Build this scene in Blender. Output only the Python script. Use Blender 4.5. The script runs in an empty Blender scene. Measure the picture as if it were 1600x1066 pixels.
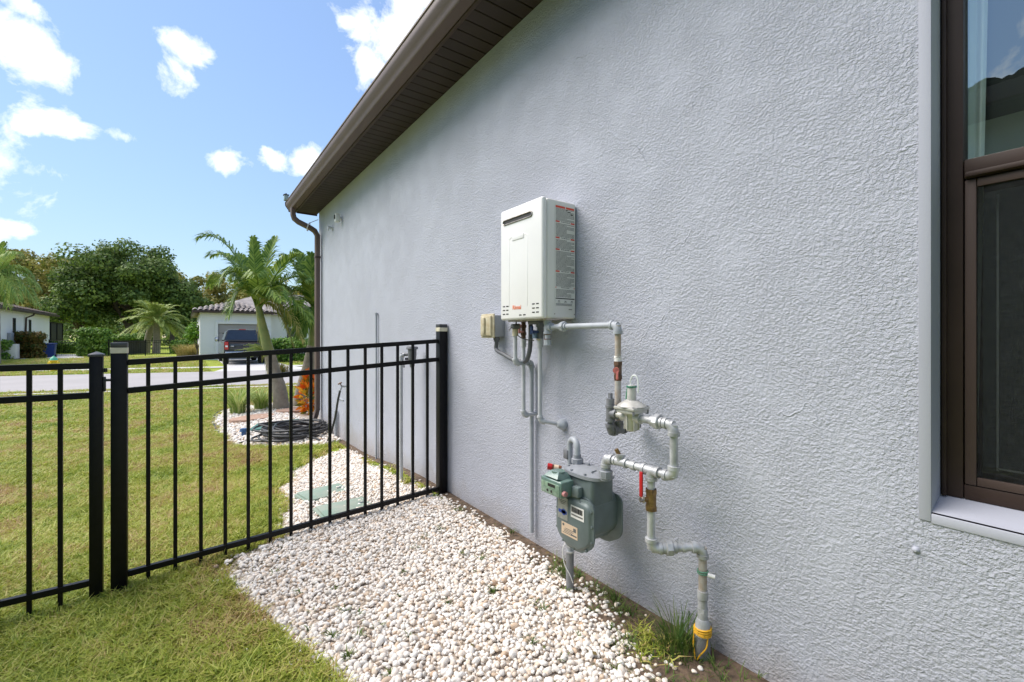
import bpy, bmesh, math, random
import numpy as np
from mathutils import Vector, Matrix, Euler
R = math.radians
random.seed(7)
rng = np.random.default_rng(7)
S = bpy.context.scene
C = S.collection

# ------------------------------------------------------------------ camera
CAM = Vector((-1.6, 0.0, 1.178)); YAW = math.atan(507/700)
cam = bpy.data.cameras.new('camera'); camo = bpy.data.objects.new('camera', cam); C.objects.link(camo)
camo.location = CAM; camo.rotation_euler = (R(90), 0, -YAW)
cam.sensor_width = 36; cam.lens = 36*700/1600; cam.shift_y = -6/1600
cam.clip_start = .03; cam.clip_end = 3000
S.camera = camo
S.view_settings.view_transform = 'Standard'; S.view_settings.look = 'None'
S.view_settings.gamma = 1; S.view_settings.use_curve_mapping = False
S.view_settings.exposure = 2.03

# ------------------------------------------------------------------ light
SUN = Vector((-0.60, 0.50, 0.98)).normalized()
sl = bpy.data.lights.new('sun', 'SUN'); slo = bpy.data.objects.new('sun', sl); C.objects.link(slo)
sl.energy = 1.42; sl.angle = R(50); sl.color = (1, .93, .84)
slo.rotation_euler = SUN.to_track_quat('Z', 'Y').to_euler()

SA, CA = math.sin(YAW), math.cos(YAW)
FW = Vector((SA, CA, 0)); RT = Vector((CA, -SA, 0)); F = 700.0
def rayd(px, py):
    return FW + RT*((px-800)/F) + Vector((0, 0, (527-py)/F))
def W(px, py, off=0.0):                 # point on the plane x = -off
    d = rayd(px, py); return CAM + d*((-off-CAM.x)/d.x)
def at(px, depth, z=0.0, py=None):      # point at a distance in front of the camera
    p = CAM + (FW + RT*((px-800)/F))*depth
    p.z = z if py is None else CAM.z + (527-py)/F*depth
    return p

# world: Nishita sky with procedural clouds
w = bpy.data.worlds.new('World'); S.world = w; w.use_nodes = True
nt = w.node_tree; N = nt.nodes; L = nt.links; N.clear()
out = N.new('ShaderNodeOutputWorld'); bg = N.new('ShaderNodeBackground')
sky = N.new('ShaderNodeTexSky'); sky.sky_type = 'NISHITA'; sky.sun_disc = False
sky.sun_elevation = math.asin(SUN.z); sky.sun_rotation = math.atan2(SUN.x, SUN.y)
sky.air_density = 1.0; sky.dust_density = .15; sky.ozone_density = 1.6; sky.altitude = 10
tc = N.new('ShaderNodeTexCoord')
def nmath(op, a, b=None, clamp=False):
    n = N.new('ShaderNodeMath'); n.operation = op; n.use_clamp = clamp
    for i, v in enumerate((a, b)):
        if v is None: continue
        if isinstance(v, (int, float)): n.inputs[i].default_value = v
        else: L.new(v, n.inputs[i])
    return n.outputs[0]
nz = N.new('ShaderNodeTexNoise'); nz.inputs['Scale'].default_value = 14; nz.inputs['Detail'].default_value = 10; nz.inputs['Roughness'].default_value = .62; nz.inputs['Distortion'].default_value = .25
L.new(tc.outputs['Generated'], nz.inputs['Vector'])
nz2 = N.new('ShaderNodeTexNoise'); nz2.inputs['Scale'].default_value = 3.2; nz2.inputs['Detail'].default_value = 3
L.new(tc.outputs['Generated'], nz2.inputs['Vector'])
# individual clouds, each at its own direction in the sky
blobs = [(28,72,.062,1.3),(75,100,.045,1.4),(297,100,.052,1.0),(280,72,.040,1.0),(115,203,.030,2.6),(190,213,.024,1.6),(42,197,.020,1.3),
         (345,243,.036,1.5),(485,247,.04,1.6),(430,250,.022,1.6),(12,355,.022,2.4),(610,50,.10,1.2),(570,95,.055,1.3),(640,10,.09,1.3),(40,6,.024,1.6),(545,35,.02,1.5),
         (-220,160,.10,1.8),(-420,60,.14,2.0),(-150,300,.07,2.2),(420,240,.016,1.4)]
acc = None
for (px, py, rad, asp) in blobs:
    d = rayd(px, py).normalized()
    sub = N.new('ShaderNodeVectorMath'); sub.operation = 'SUBTRACT'; sub.inputs[1].default_value = d
    L.new(tc.outputs['Generated'], sub.inputs[0])
    mul = N.new('ShaderNodeVectorMath'); mul.operation = 'MULTIPLY'
    mul.inputs[1].default_value = (1/(rad*asp*.8), 1/(rad*asp*.8), 1/(rad*.8))
    L.new(sub.outputs[0], mul.inputs[0])
    ln = N.new('ShaderNodeVectorMath'); ln.operation = 'LENGTH'; L.new(mul.outputs[0], ln.inputs[0])
    v = nmath('SUBTRACT', 1.0, ln.outputs['Value'])
    acc = v if acc is None else nmath('MAXIMUM', acc, v)
acc = nmath('MAXIMUM', acc, -1.2)
# unseen cloud outside the view, cover thickened for neutral fill light
gen = nmath('MULTIPLY', nmath('SUBTRACT', nz2.outputs[0], .52), 6.0)
dt = N.new('ShaderNodeVectorMath'); dt.operation = 'DOT_PRODUCT'; dt.inputs[1].default_value = rayd(250, 200).normalized()
L.new(tc.outputs['Generated'], dt.inputs[0])
away = nmath('MULTIPLY', nmath('SUBTRACT', .80, dt.outputs['Value']), 6.0, True)
gen = nmath('SUBTRACT', gen, nmath('MULTIPLY', nmath('SUBTRACT', 1.0, away), 3.0))
cov = nmath('MAXIMUM', acc, gen)
cov = nmath('ADD', cov, nmath('MULTIPLY', nmath('SUBTRACT', nz.outputs[0], .5), 3.5))
cov = nmath('MULTIPLY', nmath('ADD', cov, -.20), 1.5, True)
cov = nmath('MULTIPLY', cov, .92)
mix = N.new('ShaderNodeMix'); mix.data_type = 'RGBA'
L.new(cov, mix.inputs[0])
# compress the sky's bright glow near the horizon, slightly desaturate the blue
hs = N.new('ShaderNodeHueSaturation'); hs.inputs['Saturation'].default_value = .96; hs.inputs['Value'].default_value = 1.0
bw = N.new('ShaderNodeRGBToBW'); L.new(sky.outputs[0], bw.inputs[0])
cmpf = nmath('DIVIDE', 1.0, nmath('ADD', 1.0, nmath('DIVIDE', bw.outputs[0], 3.4)))
vs_ = N.new('ShaderNodeVectorMath'); vs_.operation = 'SCALE'; L.new(sky.outputs[0], vs_.inputs[0]); L.new(cmpf, vs_.inputs['Scale'])
L.new(vs_.outputs[0], hs.inputs['Color'])
L.new(hs.outputs[0], mix.inputs[6]); mix.inputs[7].default_value = (3.9, 3.95, 4.05, 1)
L.new(mix.outputs[2], bg.inputs[0]); bg.inputs[1].default_value = .095
L.new(bg.outputs[0], out.inputs[0])

# ------------------------------------------------------------------ materials
def mat(name, col, rough=.55, metal=0., var=.12, vs=6., bump=0., bs=60., spec=.5, col2=None, island=False, inst=False, detail=4, coat=0.):
    m = bpy.data.materials.new(name); m.use_nodes = True
    n = m.node_tree.nodes; l = m.node_tree.links; b = n['Principled BSDF']
    b.inputs['Roughness'].default_value = rough; b.inputs['Metallic'].default_value = metal
    b.inputs['Specular IOR Level'].default_value = spec
    if coat: b.inputs['Coat Weight'].default_value = coat; b.inputs['Coat Roughness'].default_value = .06
    c1 = tuple(x*(1-var) for x in col); c2 = tuple(min(1, x*(1+var)) for x in col) if col2 is None else col2
    if col2 is not None: c1 = col
    t = n.new('ShaderNodeTexCoord'); g = n.new('ShaderNodeNewGeometry')
    no = n.new('ShaderNodeTexNoise'); no.inputs['Scale'].default_value = vs; no.inputs['Detail'].default_value = detail
    l.new(g.outputs['Position'], no.inputs['Vector'])
    fac = no.outputs[0]
    if island or inst:
        if inst:
            oi = n.new('ShaderNodeObjectInfo'); rnd = oi.outputs['Random']
        else: rnd = g.outputs['Random Per Island']
        mm = n.new('ShaderNodeMath'); mm.operation = 'ADD'; l.new(fac, mm.inputs[0]); l.new(rnd, mm.inputs[1])
        m2 = n.new('ShaderNodeMath'); m2.operation = 'MULTIPLY'; m2.inputs[1].default_value = .5; l.new(mm.outputs[0], m2.inputs[0]); fac = m2.outputs[0]
    rp = n.new('ShaderNodeValToRGB'); rp.color_ramp.elements[0].position = .3; rp.color_ramp.elements[1].position = .7
    rp.color_ramp.elements[0].color = (*c1, 1); rp.color_ramp.elements[1].color = (*c2, 1)
    l.new(fac, rp.inputs[0]); l.new(rp.outputs[0], b.inputs['Base Color'])
    if island:
        tr = n.new('ShaderNodeBsdfTranslucent'); l.new(rp.outputs[0], tr.inputs['Color']); ms = n.new('ShaderNodeMixShader'); ms.inputs[0].default_value = .28
        b.inputs['Specular IOR Level'].default_value = .22; l.new(b.outputs[0], ms.inputs[1]); l.new(tr.outputs[0], ms.inputs[2]); l.new(ms.outputs[0], n['Material Output'].inputs[0])
    if bump:
        bn = n.new('ShaderNodeTexNoise'); bn.inputs['Scale'].default_value = bs; bn.inputs['Detail'].default_value = 5
        l.new(g.outputs['Position'], bn.inputs['Vector'])
        bu = n.new('ShaderNodeBump'); bu.inputs['Strength'].default_value = 1; bu.inputs['Distance'].default_value = bump
        l.new(bn.outputs[0], bu.inputs['Height']); l.new(bu.outputs[0], b.inputs['Normal'])
    return m
def ramp(n, stops):
    rp = n.new('ShaderNodeValToRGB'); cr = rp.color_ramp
    while len(cr.elements) < len(stops): cr.elements.new(.5)
    for e, (p, c) in zip(cr.elements, stops): e.position = p; e.color = (*c, 1)
    return rp

M = {}
M['white_enamel'] = mat('white_enamel', (.76,.755,.74), .35, var=.03, vs=4, coat=.1)
M['white_side'] = mat('white_side', (.74,.725,.695), .4, var=.03)
M['label_paper'] = mat('label_paper', (.70,.69,.66), .5, var=.05)
M['print_grey'] = mat('print_grey', (.13,.13,.13), .6)
M['print_red'] = mat('print_red', (.70,.07,.04), .6)
M['print_blue'] = mat('print_blue', (.03,.07,.32), .6)
M['print_black'] = mat('print_black', (.02,.02,.02), .6)
M['logo_orange'] = mat('logo_orange', (.72,.22,.12), .5)
M['dark_slot'] = mat('dark_slot', (.02,.018,.016), .6)
M['steel'] = mat('steel', (.42,.38,.34), .35, 1, var=.3, vs=40)
M['bronze_trim'] = mat('bronze_trim', (.066,.045,.038), .55, 0, var=.10, vs=3, spec=.22, bump=.0002, bs=300)
M['bronze_gutter'] = mat('bronze_gutter', (.115,.076,.064), .5, 0, var=.10, vs=2.5)
M['bronze_frame'] = mat('bronze_frame', (.042,.027,.022), .5, 0, var=.15, vs=8, spec=.2)
M['soffit'] = mat('soffit', (.045,.031,.029), .6, 0, var=.12, vs=3, spec=.3)
M['fence_black'] = mat('fence_black', (.0035,.0035,.005), .42, 0, var=.35, vs=30, bump=.0002, bs=500, spec=.22)
M['band'] = mat('band', (.62,.58,.45), .5, var=.08, vs=30)
M['cap_grey'] = mat('cap_grey', (.045,.047,.055), .4)
M['pipe_paint'] = mat('pipe_paint', (.36,.385,.42), .5, var=.10, vs=14, bump=.0004, bs=180)
M['pipe_white'] = mat('pipe_white', (.46,.475,.50), .45, var=.12, vs=10, bump=.0002, bs=200)
M['galv'] = mat('galv', (.44,.45,.465), .45, .32, var=.28, vs=26, bump=.0004, bs=160)
M['dark_fitting'] = mat('dark_fitting', (.175,.18,.195), .55, .3, var=.25, vs=30, bump=.0006, bs=160)
M['rust_pipe'] = mat('rust_pipe', (.47,.47,.46), .6, .1, col2=(.36,.27,.19), vs=24, bump=.0005, bs=160)
M['rust'] = mat('rust', (.16,.055,.022), .8, var=.4, vs=60, bump=.0006, bs=200)
M['brass'] = mat('brass', (.24,.15,.065), .45, .6, var=.4, vs=60, bump=.0004, bs=200)
M['brown_valve'] = mat('brown_valve', (.13,.075,.045), .6, .2, var=.4, vs=60)
M['red_plastic'] = mat('red_plastic', (.42,.012,.015), .4, var=.12, vs=30)
M['red_faded'] = mat('red_faded', (.48,.14,.12), .6, var=.3, vs=60)
M['pink_tag'] = mat('pink_tag', (.45,.20,.20), .6, var=.3, vs=60)
M['blue_plastic'] = mat('blue_plastic', (.02,.045,.15), .4, var=.2, vs=60)
M['blue_grey'] = mat('blue_grey', (.12,.18,.26), .5, var=.2, vs=60)
M['black_plastic'] = mat('black_plastic', (.02,.02,.022), .45, var=.2)
M['meter_green'] = mat('meter_green', (.135,.170,.172), .45, .1, var=.13, vs=14, bump=.0003, bs=250)
M['meter_grey'] = mat('meter_grey', (.245,.26,.285), .6, .05, var=.12, vs=18, bump=.0003, bs=250)
M['index_green'] = mat('index_green', (.125,.20,.175), .22, 0, var=.15, vs=25, coat=.5)
M['index_face'] = mat('index_face', (.20,.29,.22), .2, 0, var=.3, vs=60, coat=.5)
M['sticker'] = mat('sticker', (.75,.74,.72), .5, var=.04)
M['sticker_peach'] = mat('sticker_peach', (.66,.50,.36), .5, var=.06)
M['plate_silver'] = mat('plate_silver', (.40,.42,.40), .35, .6, var=.15, vs=60)
M['regulator_alu'] = mat('regulator_alu', (.52,.51,.48), .5, .35, var=.12, vs=40, bump=.0004, bs=250)
M['green_ring'] = mat('green_ring', (.012,.17,.10), .4)
M['clear_tube'] = mat('clear_tube', (.72,.75,.74), .25, var=.05)
M['green_wire'] = mat('green_wire', (.10,.28,.18), .5)
M['box_beige'] = mat('box_beige', (.60,.56,.42), .6, col2=(.42,.34,.20), vs=30)
M['box_grey'] = mat('box_grey', (.28,.30,.33), .55, var=.06)
M['conduit_grey'] = mat('conduit_grey', (.10,.105,.115), .5, var=.1)
M['yellow'] = mat('yellow', (.78,.42,.02), .5, var=.12, vs=50)
M['sleeve_grey'] = mat('sleeve_grey', (.20,.205,.215), .65, var=.10, vs=25, bump=.0003, bs=200)
M['white_plastic'] = mat('white_plastic', (.72,.72,.70), .4, var=.05)
M['cap_glass'] = mat('cap_glass', (.30,.38,.36), .2, var=.1)
M['lid_green'] = mat('lid_green', (.20,.30,.245), .75, col2=(.30,.33,.28), vs=9, bump=.0008, bs=120)
M['hose'] = mat('hose', (.035,.035,.038), .5, var=.25)
M['teal'] = mat('teal', (.02,.13,.11), .5)
M['paver'] = mat('paver', (.42,.27,.20), .8, var=.15, vs=20, bump=.003, bs=60)
M['orange_leaf'] = mat('orange_leaf', (.85,.30,.015), .5, col2=(.62,.09,.01), island=True, vs=10)
M['orange_leaf2'] = mat('orange_leaf2', (.85,.48,.04), .5, col2=(.10,.12,.015), island=True, vs=10)
M['lily'] = mat('lily', (.20,.32,.05), .5, col2=(.55,.60,.24), island=True, vs=10)
M['frond'] = mat('frond', (.07,.15,.022), .42, col2=(.28,.38,.07), island=True, vs=5)
M['frond_old'] = mat('frond_old', (.14,.20,.035), .5, col2=(.50,.42,.14), island=True, vs=5)
M['far_frond'] = mat('far_frond', (.22,.31,.07), .5, col2=(.44,.48,.15), island=True, vs=2)
M['left_frond'] = mat('left_frond', (.15,.26,.06), .5, col2=(.33,.42,.10), island=True, vs=2)
M['palm_trunk'] = mat('palm_trunk', (.27,.235,.19), .85, var=.2, vs=12, bump=.01, bs=30)
M['palm_shaft'] = mat('palm_shaft', (.16,.21,.055), .5, col2=(.30,.30,.10), vs=5)
M['trunk'] = mat('trunk', (.09,.07,.055), .9, var=.3, vs=6)
M['oak_leaf'] = mat('oak_leaf', (.045,.090,.020), .6, col2=(.21,.285,.075), island=True, vs=.35)
M['wood_leaf'] = mat('wood_leaf', (.15,.175,.035), .65, col2=(.40,.34,.10), island=True, vs=.12)
M['hedge_leaf'] = mat('hedge_leaf', (.06,.15,.022), .5, col2=(.24,.38,.06), island=True, vs=1.5)
M['red_hedge_leaf'] = mat('red_hedge_leaf', (.06,.10,.018), .5, col2=(.24,.15,.04), island=True, vs=.9)
M['sapling_leaf'] = mat('sapling_leaf', (.08,.20,.02), .5, col2=(.22,.38,.05), island=True, vs=1.5)
M['tan_grass'] = mat('tan_grass', (.32,.29,.09), .7, col2=(.48,.38,.17), island=True, vs=1)
M['stucco_white'] = mat('stucco_white', (.72,.72,.71), .8, var=.03, vs=.6, bump=.004, bs=30)
M['tile'] = mat('tile', (.36,.32,.30), .75, col2=(.17,.14,.13), vs=1.5)
M['tile_dark'] = mat('tile_dark', (.095,.07,.06), .75, col2=(.17,.125,.105), vs=1.5)
M['neighbor_wall'] = mat('neighbor_wall', (.46,.55,.50), .85, var=.05, bump=.003, bs=60)
M['garage_door'] = mat('garage_door', (.30,.28,.275), .5, var=.04)
M['concrete'] = mat('concrete', (.52,.50,.475), .85, var=.07, vs=1.2, bump=.002, bs=40)
M['road'] = mat('road', (.35,.325,.315), .85, var=.06, vs=.8, bump=.003, bs=60)
M['truck_paint'] = mat('truck_paint', (.018,.022,.032), .3, .3, var=.05, coat=.8)
M['truck_glass'] = mat('truck_glass', (.02,.03,.05), .08, 0, spec=.8)
M['chrome'] = mat('chrome', (.55,.56,.58), .25, .9)
M['tyre'] = mat('tyre', (.015,.015,.016), .85)
M['tail_red'] = mat('tail_red', (.45,.03,.02), .25)
M['bin_blue'] = mat('bin_blue', (.015,.05,.22), .5)
M['hydrant_yellow'] = mat('hydrant_yellow', (.80,.55,.02), .45)
M['hydrant_green'] = mat('hydrant_green', (.10,.42,.26), .45)
M['cage'] = mat('cage', (.018,.018,.020), .6)
M['blue_cap'] = mat('blue_cap', (.03,.09,.22), .5)
M['curtain'] = mat('curtain', (.80,.85,.80), .8, var=.05)
M['room'] = mat('room', (.045,.048,.045), .9)
M['bed_fines'] = mat('bed_fines', (.44,.37,.30), .95, var=.2, vs=30, bump=.01, bs=90)
M['soil'] = mat('soil', (.11,.075,.05), .95, var=.5, vs=35, bump=.01, bs=60)
M['weed'] = mat('weed', (.05,.11,.022), .55, col2=(.16,.22,.05), island=True, vs=9)
M['dry_weed'] = mat('dry_weed', (.20,.13,.06), .7, col2=(.10,.14,.035), island=True, vs=9)

def stucco(name, col, smooth=False):
    m = bpy.data.materials.new(name); m.use_nodes = True
    n = m.node_tree.nodes; l = m.node_tree.links; b = n['Principled BSDF']
    b.inputs['Roughness'].default_value = .62; b.inputs['Specular IOR Level'].default_value = .35
    g = n.new('ShaderNodeNewGeometry')
    no = n.new('ShaderNodeTexNoise'); no.inputs['Scale'].default_value = 1.3; no.inputs['Detail'].default_value = 5; l.new(g.outputs['Position'], no.inputs['Vector'])
    rp = ramp(n, [(.3, tuple(x*.95 for x in col)), (.7, tuple(min(1, x*1.05) for x in col))]); l.new(no.outputs[0], rp.inputs[0])
    # splash-back dirt along the foot of the wall
    sx = n.new('ShaderNodeSeparateXYZ'); l.new(g.outputs['Position'], sx.inputs[0])
    dn = n.new('ShaderNodeTexNoise'); dn.inputs['Scale'].default_value = 7; dn.inputs['Detail'].default_value = 6; l.new(g.outputs['Position'], dn.inputs['Vector'])
    a = n.new('ShaderNodeMath'); a.operation = 'MULTIPLY_ADD'; a.inputs[1].default_value = -.34; a.inputs[2].default_value = .17; l.new(dn.outputs[0], a.inputs[0])
    a2 = n.new('ShaderNodeMath'); a2.operation = 'ADD'; l.new(a.outputs[0], a2.inputs[0]); l.new(sx.outputs[2], a2.inputs[1])
    mr = n.new('ShaderNodeMapRange'); mr.inputs[1].default_value = .16; mr.inputs[2].default_value = -.06; mr.inputs[3].default_value = 0; mr.inputs[4].default_value = .42; l.new(a2.outputs[0], mr.inputs[0])
    mx = n.new('ShaderNodeMix'); mx.data_type = 'RGBA'; l.new(mr.outputs[0], mx.inputs[0]); l.new(rp.outputs[0], mx.inputs[6]); mx.inputs[7].default_value = (.30,.235,.16,1)
    l.new(mx.outputs[2], b.inputs['Base Color'])
    # knock-down texture: flattened irregular blobs with fine sand on top
    mp = n.new('ShaderNodeMapping'); mp.inputs['Scale'].default_value = (1,1,1.25); l.new(g.outputs['Position'], mp.inputs[0])
    n1 = n.new('ShaderNodeTexNoise'); n1.inputs['Scale'].default_value = 92; n1.inputs['Detail'].default_value = 5; n1.inputs['Roughness'].default_value = .55; n1.inputs['Distortion'].default_value = .25; l.new(mp.outputs[0], n1.inputs['Vector'])
    r1 = ramp(n, [(.40, (0,0,0)), (.62, (1,1,1))]); r1.color_ramp.interpolation = 'EASE'; l.new(n1.outputs[0], r1.inputs[0])
    n3 = n.new('ShaderNodeTexNoise'); n3.inputs['Scale'].default_value = 190; n3.inputs['Detail'].default_value = 4; l.new(g.outputs['Position'], n3.inputs['Vector'])
    n2 = n.new('ShaderNodeTexNoise'); n2.inputs['Scale'].default_value = 500; n2.inputs['Detail'].default_value = 2; l.new(g.outputs['Position'], n2.inputs['Vector'])
    nl = n.new('ShaderNodeTexNoise'); nl.inputs['Scale'].default_value = 5; nl.inputs['Detail'].default_value = 4; l.new(g.outputs['Position'], nl.inputs['Vector'])
    ad = n.new('ShaderNodeMath'); ad.operation = 'MULTIPLY_ADD'; ad.inputs[1].default_value = .10; l.new(n2.outputs[0], ad.inputs[0])
    ad3 = n.new('ShaderNodeMath'); ad3.operation = 'MULTIPLY_ADD'; ad3.inputs[1].default_value = .55
    l.new(n3.outputs[0], ad3.inputs[0])
    if smooth: ad.inputs[2].default_value = 0; ad3.inputs[1].default_value = .12
    else:
        k = n.new('ShaderNodeMath'); k.operation = 'MULTIPLY_ADD'; k.inputs[1].default_value = 2.4; k.inputs[2].default_value = -.35; k.use_clamp = True; l.new(nl.outputs[0], k.inputs[0])
        k2 = n.new('ShaderNodeMath'); k2.operation = 'MULTIPLY'; l.new(k.outputs[0], k2.inputs[0]); l.new(r1.outputs[0], k2.inputs[1]); l.new(k2.outputs[0], ad.inputs[2])
    l.new(ad.outputs[0], ad3.inputs[2])
    n4 = n.new('ShaderNodeTexNoise'); n4.inputs['Scale'].default_value = 36; n4.inputs['Detail'].default_value = 4; n4.inputs['Roughness'].default_value = .7; l.new(mp.outputs[0], n4.inputs['Vector'])
    ad4 = n.new('ShaderNodeMath'); ad4.operation = 'MULTIPLY_ADD'; ad4.inputs[1].default_value = .0 if smooth else 2.9; l.new(n4.outputs[0], ad4.inputs[0]); l.new(ad3.outputs[0], ad4.inputs[2]); ad3 = ad4
    # stray trowel ridges
    dn2 = n.new('ShaderNodeTexNoise'); dn2.inputs['Scale'].default_value = 6; dn2.inputs['Detail'].default_value = 3; l.new(g.outputs['Position'], dn2.inputs['Vector'])
    va = n.new('ShaderNodeVectorMath'); va.operation = 'MULTIPLY_ADD'; va.inputs[1].default_value = (.25,.25,.25); l.new(dn2.outputs['Color'], va.inputs[0]); l.new(g.outputs['Position'], va.inputs[2])
    vo = n.new('ShaderNodeTexVoronoi'); vo.feature = 'DISTANCE_TO_EDGE'; vo.inputs['Scale'].default_value = 3.2; l.new(va.outputs[0], vo.inputs['Vector'])
    mr1 = n.new('ShaderNodeMapRange'); mr1.interpolation_type = 'SMOOTHSTEP'; mr1.inputs[1].default_value = .012; mr1.inputs[2].default_value = .0; l.new(vo.outputs['Distance'], mr1.inputs[0])
    nk = n.new('ShaderNodeTexNoise'); nk.inputs['Scale'].default_value = 5; l.new(va.outputs[0], nk.inputs['Vector'])
    mr2 = n.new('ShaderNodeMapRange'); mr2.inputs[1].default_value = .56; mr2.inputs[2].default_value = .66; mr2.inputs[4].default_value = .0 if smooth else 1.1; l.new(nk.outputs[0], mr2.inputs[0])
    rg = n.new('ShaderNodeMath'); rg.operation = 'MULTIPLY_ADD'; l.new(mr1.outputs[0], rg.inputs[0]); l.new(mr2.outputs[0], rg.inputs[1]); l.new(ad3.outputs[0], rg.inputs[2])
    bu = n.new('ShaderNodeBump'); bu.inputs['Strength'].default_value = 1; bu.inputs['Distance'].default_value = .0024
    l.new(rg.outputs[0], bu.inputs['Height']); l.new(bu.outputs[0], b.inputs['Normal'])
    return m
WALLC = (.448,.465,.538)
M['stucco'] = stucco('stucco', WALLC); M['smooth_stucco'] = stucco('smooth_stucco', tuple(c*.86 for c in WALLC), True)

def lawnmat():
    m = bpy.data.materials.new('lawn_ground'); m.use_nodes = True
    n = m.node_tree.nodes; l = m.node_tree.links; b = n['Principled BSDF']; b.inputs['Roughness'].default_value = .9; b.inputs['Specular IOR Level'].default_value = .2
    g = n.new('ShaderNodeNewGeometry')
    def nn(s, d=5):
        t = n.new('ShaderNodeTexNoise'); t.inputs['Scale'].default_value = s; t.inputs['Detail'].default_value = d; t.inputs['Roughness'].default_value = .6; l.new(g.outputs['Position'], t.inputs['Vector']); return t.outputs[0]
    r1 = ramp(n, [(.3, (.22,.29,.040)), (.55, (.34,.40,.055)), (.75, (.46,.46,.09))]); l.new(nn(.9), r1.inputs[0])
    r2 = ramp(n, [(.35, (.45,.45,.4)), (.65, (1.25,1.25,1.2))]); l.new(nn(28, 8), r2.inputs[0])
    mx = n.new('ShaderNodeMix'); mx.data_type = 'RGBA'; mx.blend_type = 'MULTIPLY'; mx.inputs[0].default_value = 1
    l.new(r1.outputs[0], mx.inputs[6]); l.new(r2.outputs[0], mx.inputs[7])
    l.new(mx.outputs[2], b.inputs['Base Color'])
    bu = n.new('ShaderNodeBump'); bu.inputs['Distance'].default_value = .03; l.new(nn(24, 8), bu.inputs['Height']); l.new(bu.outputs[0], b.inputs['Normal'])
    return m
M['lawn'] = lawnmat()
def blademat():
    m = bpy.data.materials.new('grass_blade'); m.use_nodes = True
    n = m.node_tree.nodes; l = m.node_tree.links; b = n['Principled BSDF']; b.inputs['Roughness'].default_value = .5; b.inputs['Specular IOR Level'].default_value = .3
    g = n.new('ShaderNodeNewGeometry'); oi = n.new('ShaderNodeObjectInfo')
    t = n.new('ShaderNodeTexNoise'); t.inputs['Scale'].default_value = 1.4; t.inputs['Detail'].default_value = 5; t.inputs['Roughness'].default_value = .65; l.new(g.outputs['Position'], t.inputs['Vector'])
    def mth(op, a, bb, c=None):
        q = n.new('ShaderNodeMath'); q.operation = op
        for i, v in enumerate((a, bb, c)):
            if v is None: continue
            if isinstance(v, (int, float)): q.inputs[i].default_value = v
            else: l.new(v, q.inputs[i])
        return q.outputs[0]
    f = mth('MULTIPLY_ADD', t.outputs[0], 1.6, -.66)
    f = mth('MULTIPLY_ADD', oi.outputs['Random'], .30, f)
    f = mth('MULTIPLY_ADD', g.outputs['Random Per Island'], .55, f)
    r = ramp(n, [(.02, (.08,.14,.022)), (.40, (.25,.34,.045)), (.68, (.44,.48,.075)), (.86, (.54,.47,.16)), (.97, (.46,.30,.15))]); l.new(f, r.inputs[0])
    l.new(r.outputs[0], b.inputs['Base Color'])
    tr = n.new('ShaderNodeBsdfTranslucent'); l.new(r.outputs[0], tr.inputs['Color'])
    ms = n.new('ShaderNodeMixShader'); ms.inputs[0].default_value = .3; l.new(b.outputs[0], ms.inputs[1]); l.new(tr.outputs[0], ms.inputs[2])
    l.new(ms.outputs[0], n['Material Output'].inputs[0])
    return m
M['blade'] = blademat()
def stonemat():
    m = bpy.data.materials.new('white_stone'); m.use_nodes = True
    n = m.node_tree.nodes; l = m.node_tree.links; b = n['Principled BSDF']; b.inputs['Roughness'].default_value = .75; b.inputs['Specular IOR Level'].default_value = .3
    oi = n.new('ShaderNodeObjectInfo'); g = n.new('ShaderNodeNewGeometry')
    r = ramp(n, [(0, (.50,.36,.25)), (.05, (.70,.58,.46)), (.18, (.78,.70,.62)), (.45, (.83,.79,.74)), (.85, (.86,.83,.79)), (.97, (.66,.62,.57))]); l.new(oi.outputs['Random'], r.inputs[0])
    t = n.new('ShaderNodeTexNoise'); t.inputs['Scale'].default_value = 90; t.inputs['Detail'].default_value = 4; l.new(g.outputs['Position'], t.inputs['Vector'])
    r2 = ramp(n, [(.3, (.80,.76,.72)), (.6, (1,1,1))]); l.new(t.outputs[0], r2.inputs[0])
    mx = n.new('ShaderNodeMix'); mx.data_type = 'RGBA'; mx.blend_type = 'MULTIPLY'; mx.inputs[0].default_value = 1; l.new(r.outputs[0], mx.inputs[6]); l.new(r2.outputs[0], mx.inputs[7])
    l.new(mx.outputs[2], b.inputs['Base Color'])
    return m
M['stone'] = stonemat()
def glassmat(name, base, refl, tint=(1,1,1)):
    m = bpy.data.materials.new(name); m.use_nodes = True
    n = m.node_tree.nodes; l = m.node_tree.links; n.remove(n['Principled BSDF'])
    t = n.new('ShaderNodeBsdfTransparent'); t.inputs[0].default_value = (*tint, 1)
    gl = n.new('ShaderNodeBsdfGlossy'); gl.inputs['Roughness'].default_value = .0; gl.inputs[0].default_value = (.86,.93,.92,1)
    fr = n.new('ShaderNodeFresnel'); fr.inputs[0].default_value = 1.5
    a = n.new('ShaderNodeMath'); a.operation = 'MULTIPLY_ADD'; a.use_clamp = True; a.inputs[1].default_value = 1.5; a.inputs[2].default_value = refl; l.new(fr.outputs[0], a.inputs[0])
    ms = n.new('ShaderNodeMixShader'); l.new(a.outputs[0], ms.inputs[0]); l.new(t.outputs[0], ms.inputs[1]); l.new(gl.outputs[0], ms.inputs[2]); l.new(ms.outputs[0], n['Material Output'].inputs[0])
    return m
M['glass'] = glassmat('glass', None, .22, (.88,.96,.94))
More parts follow.
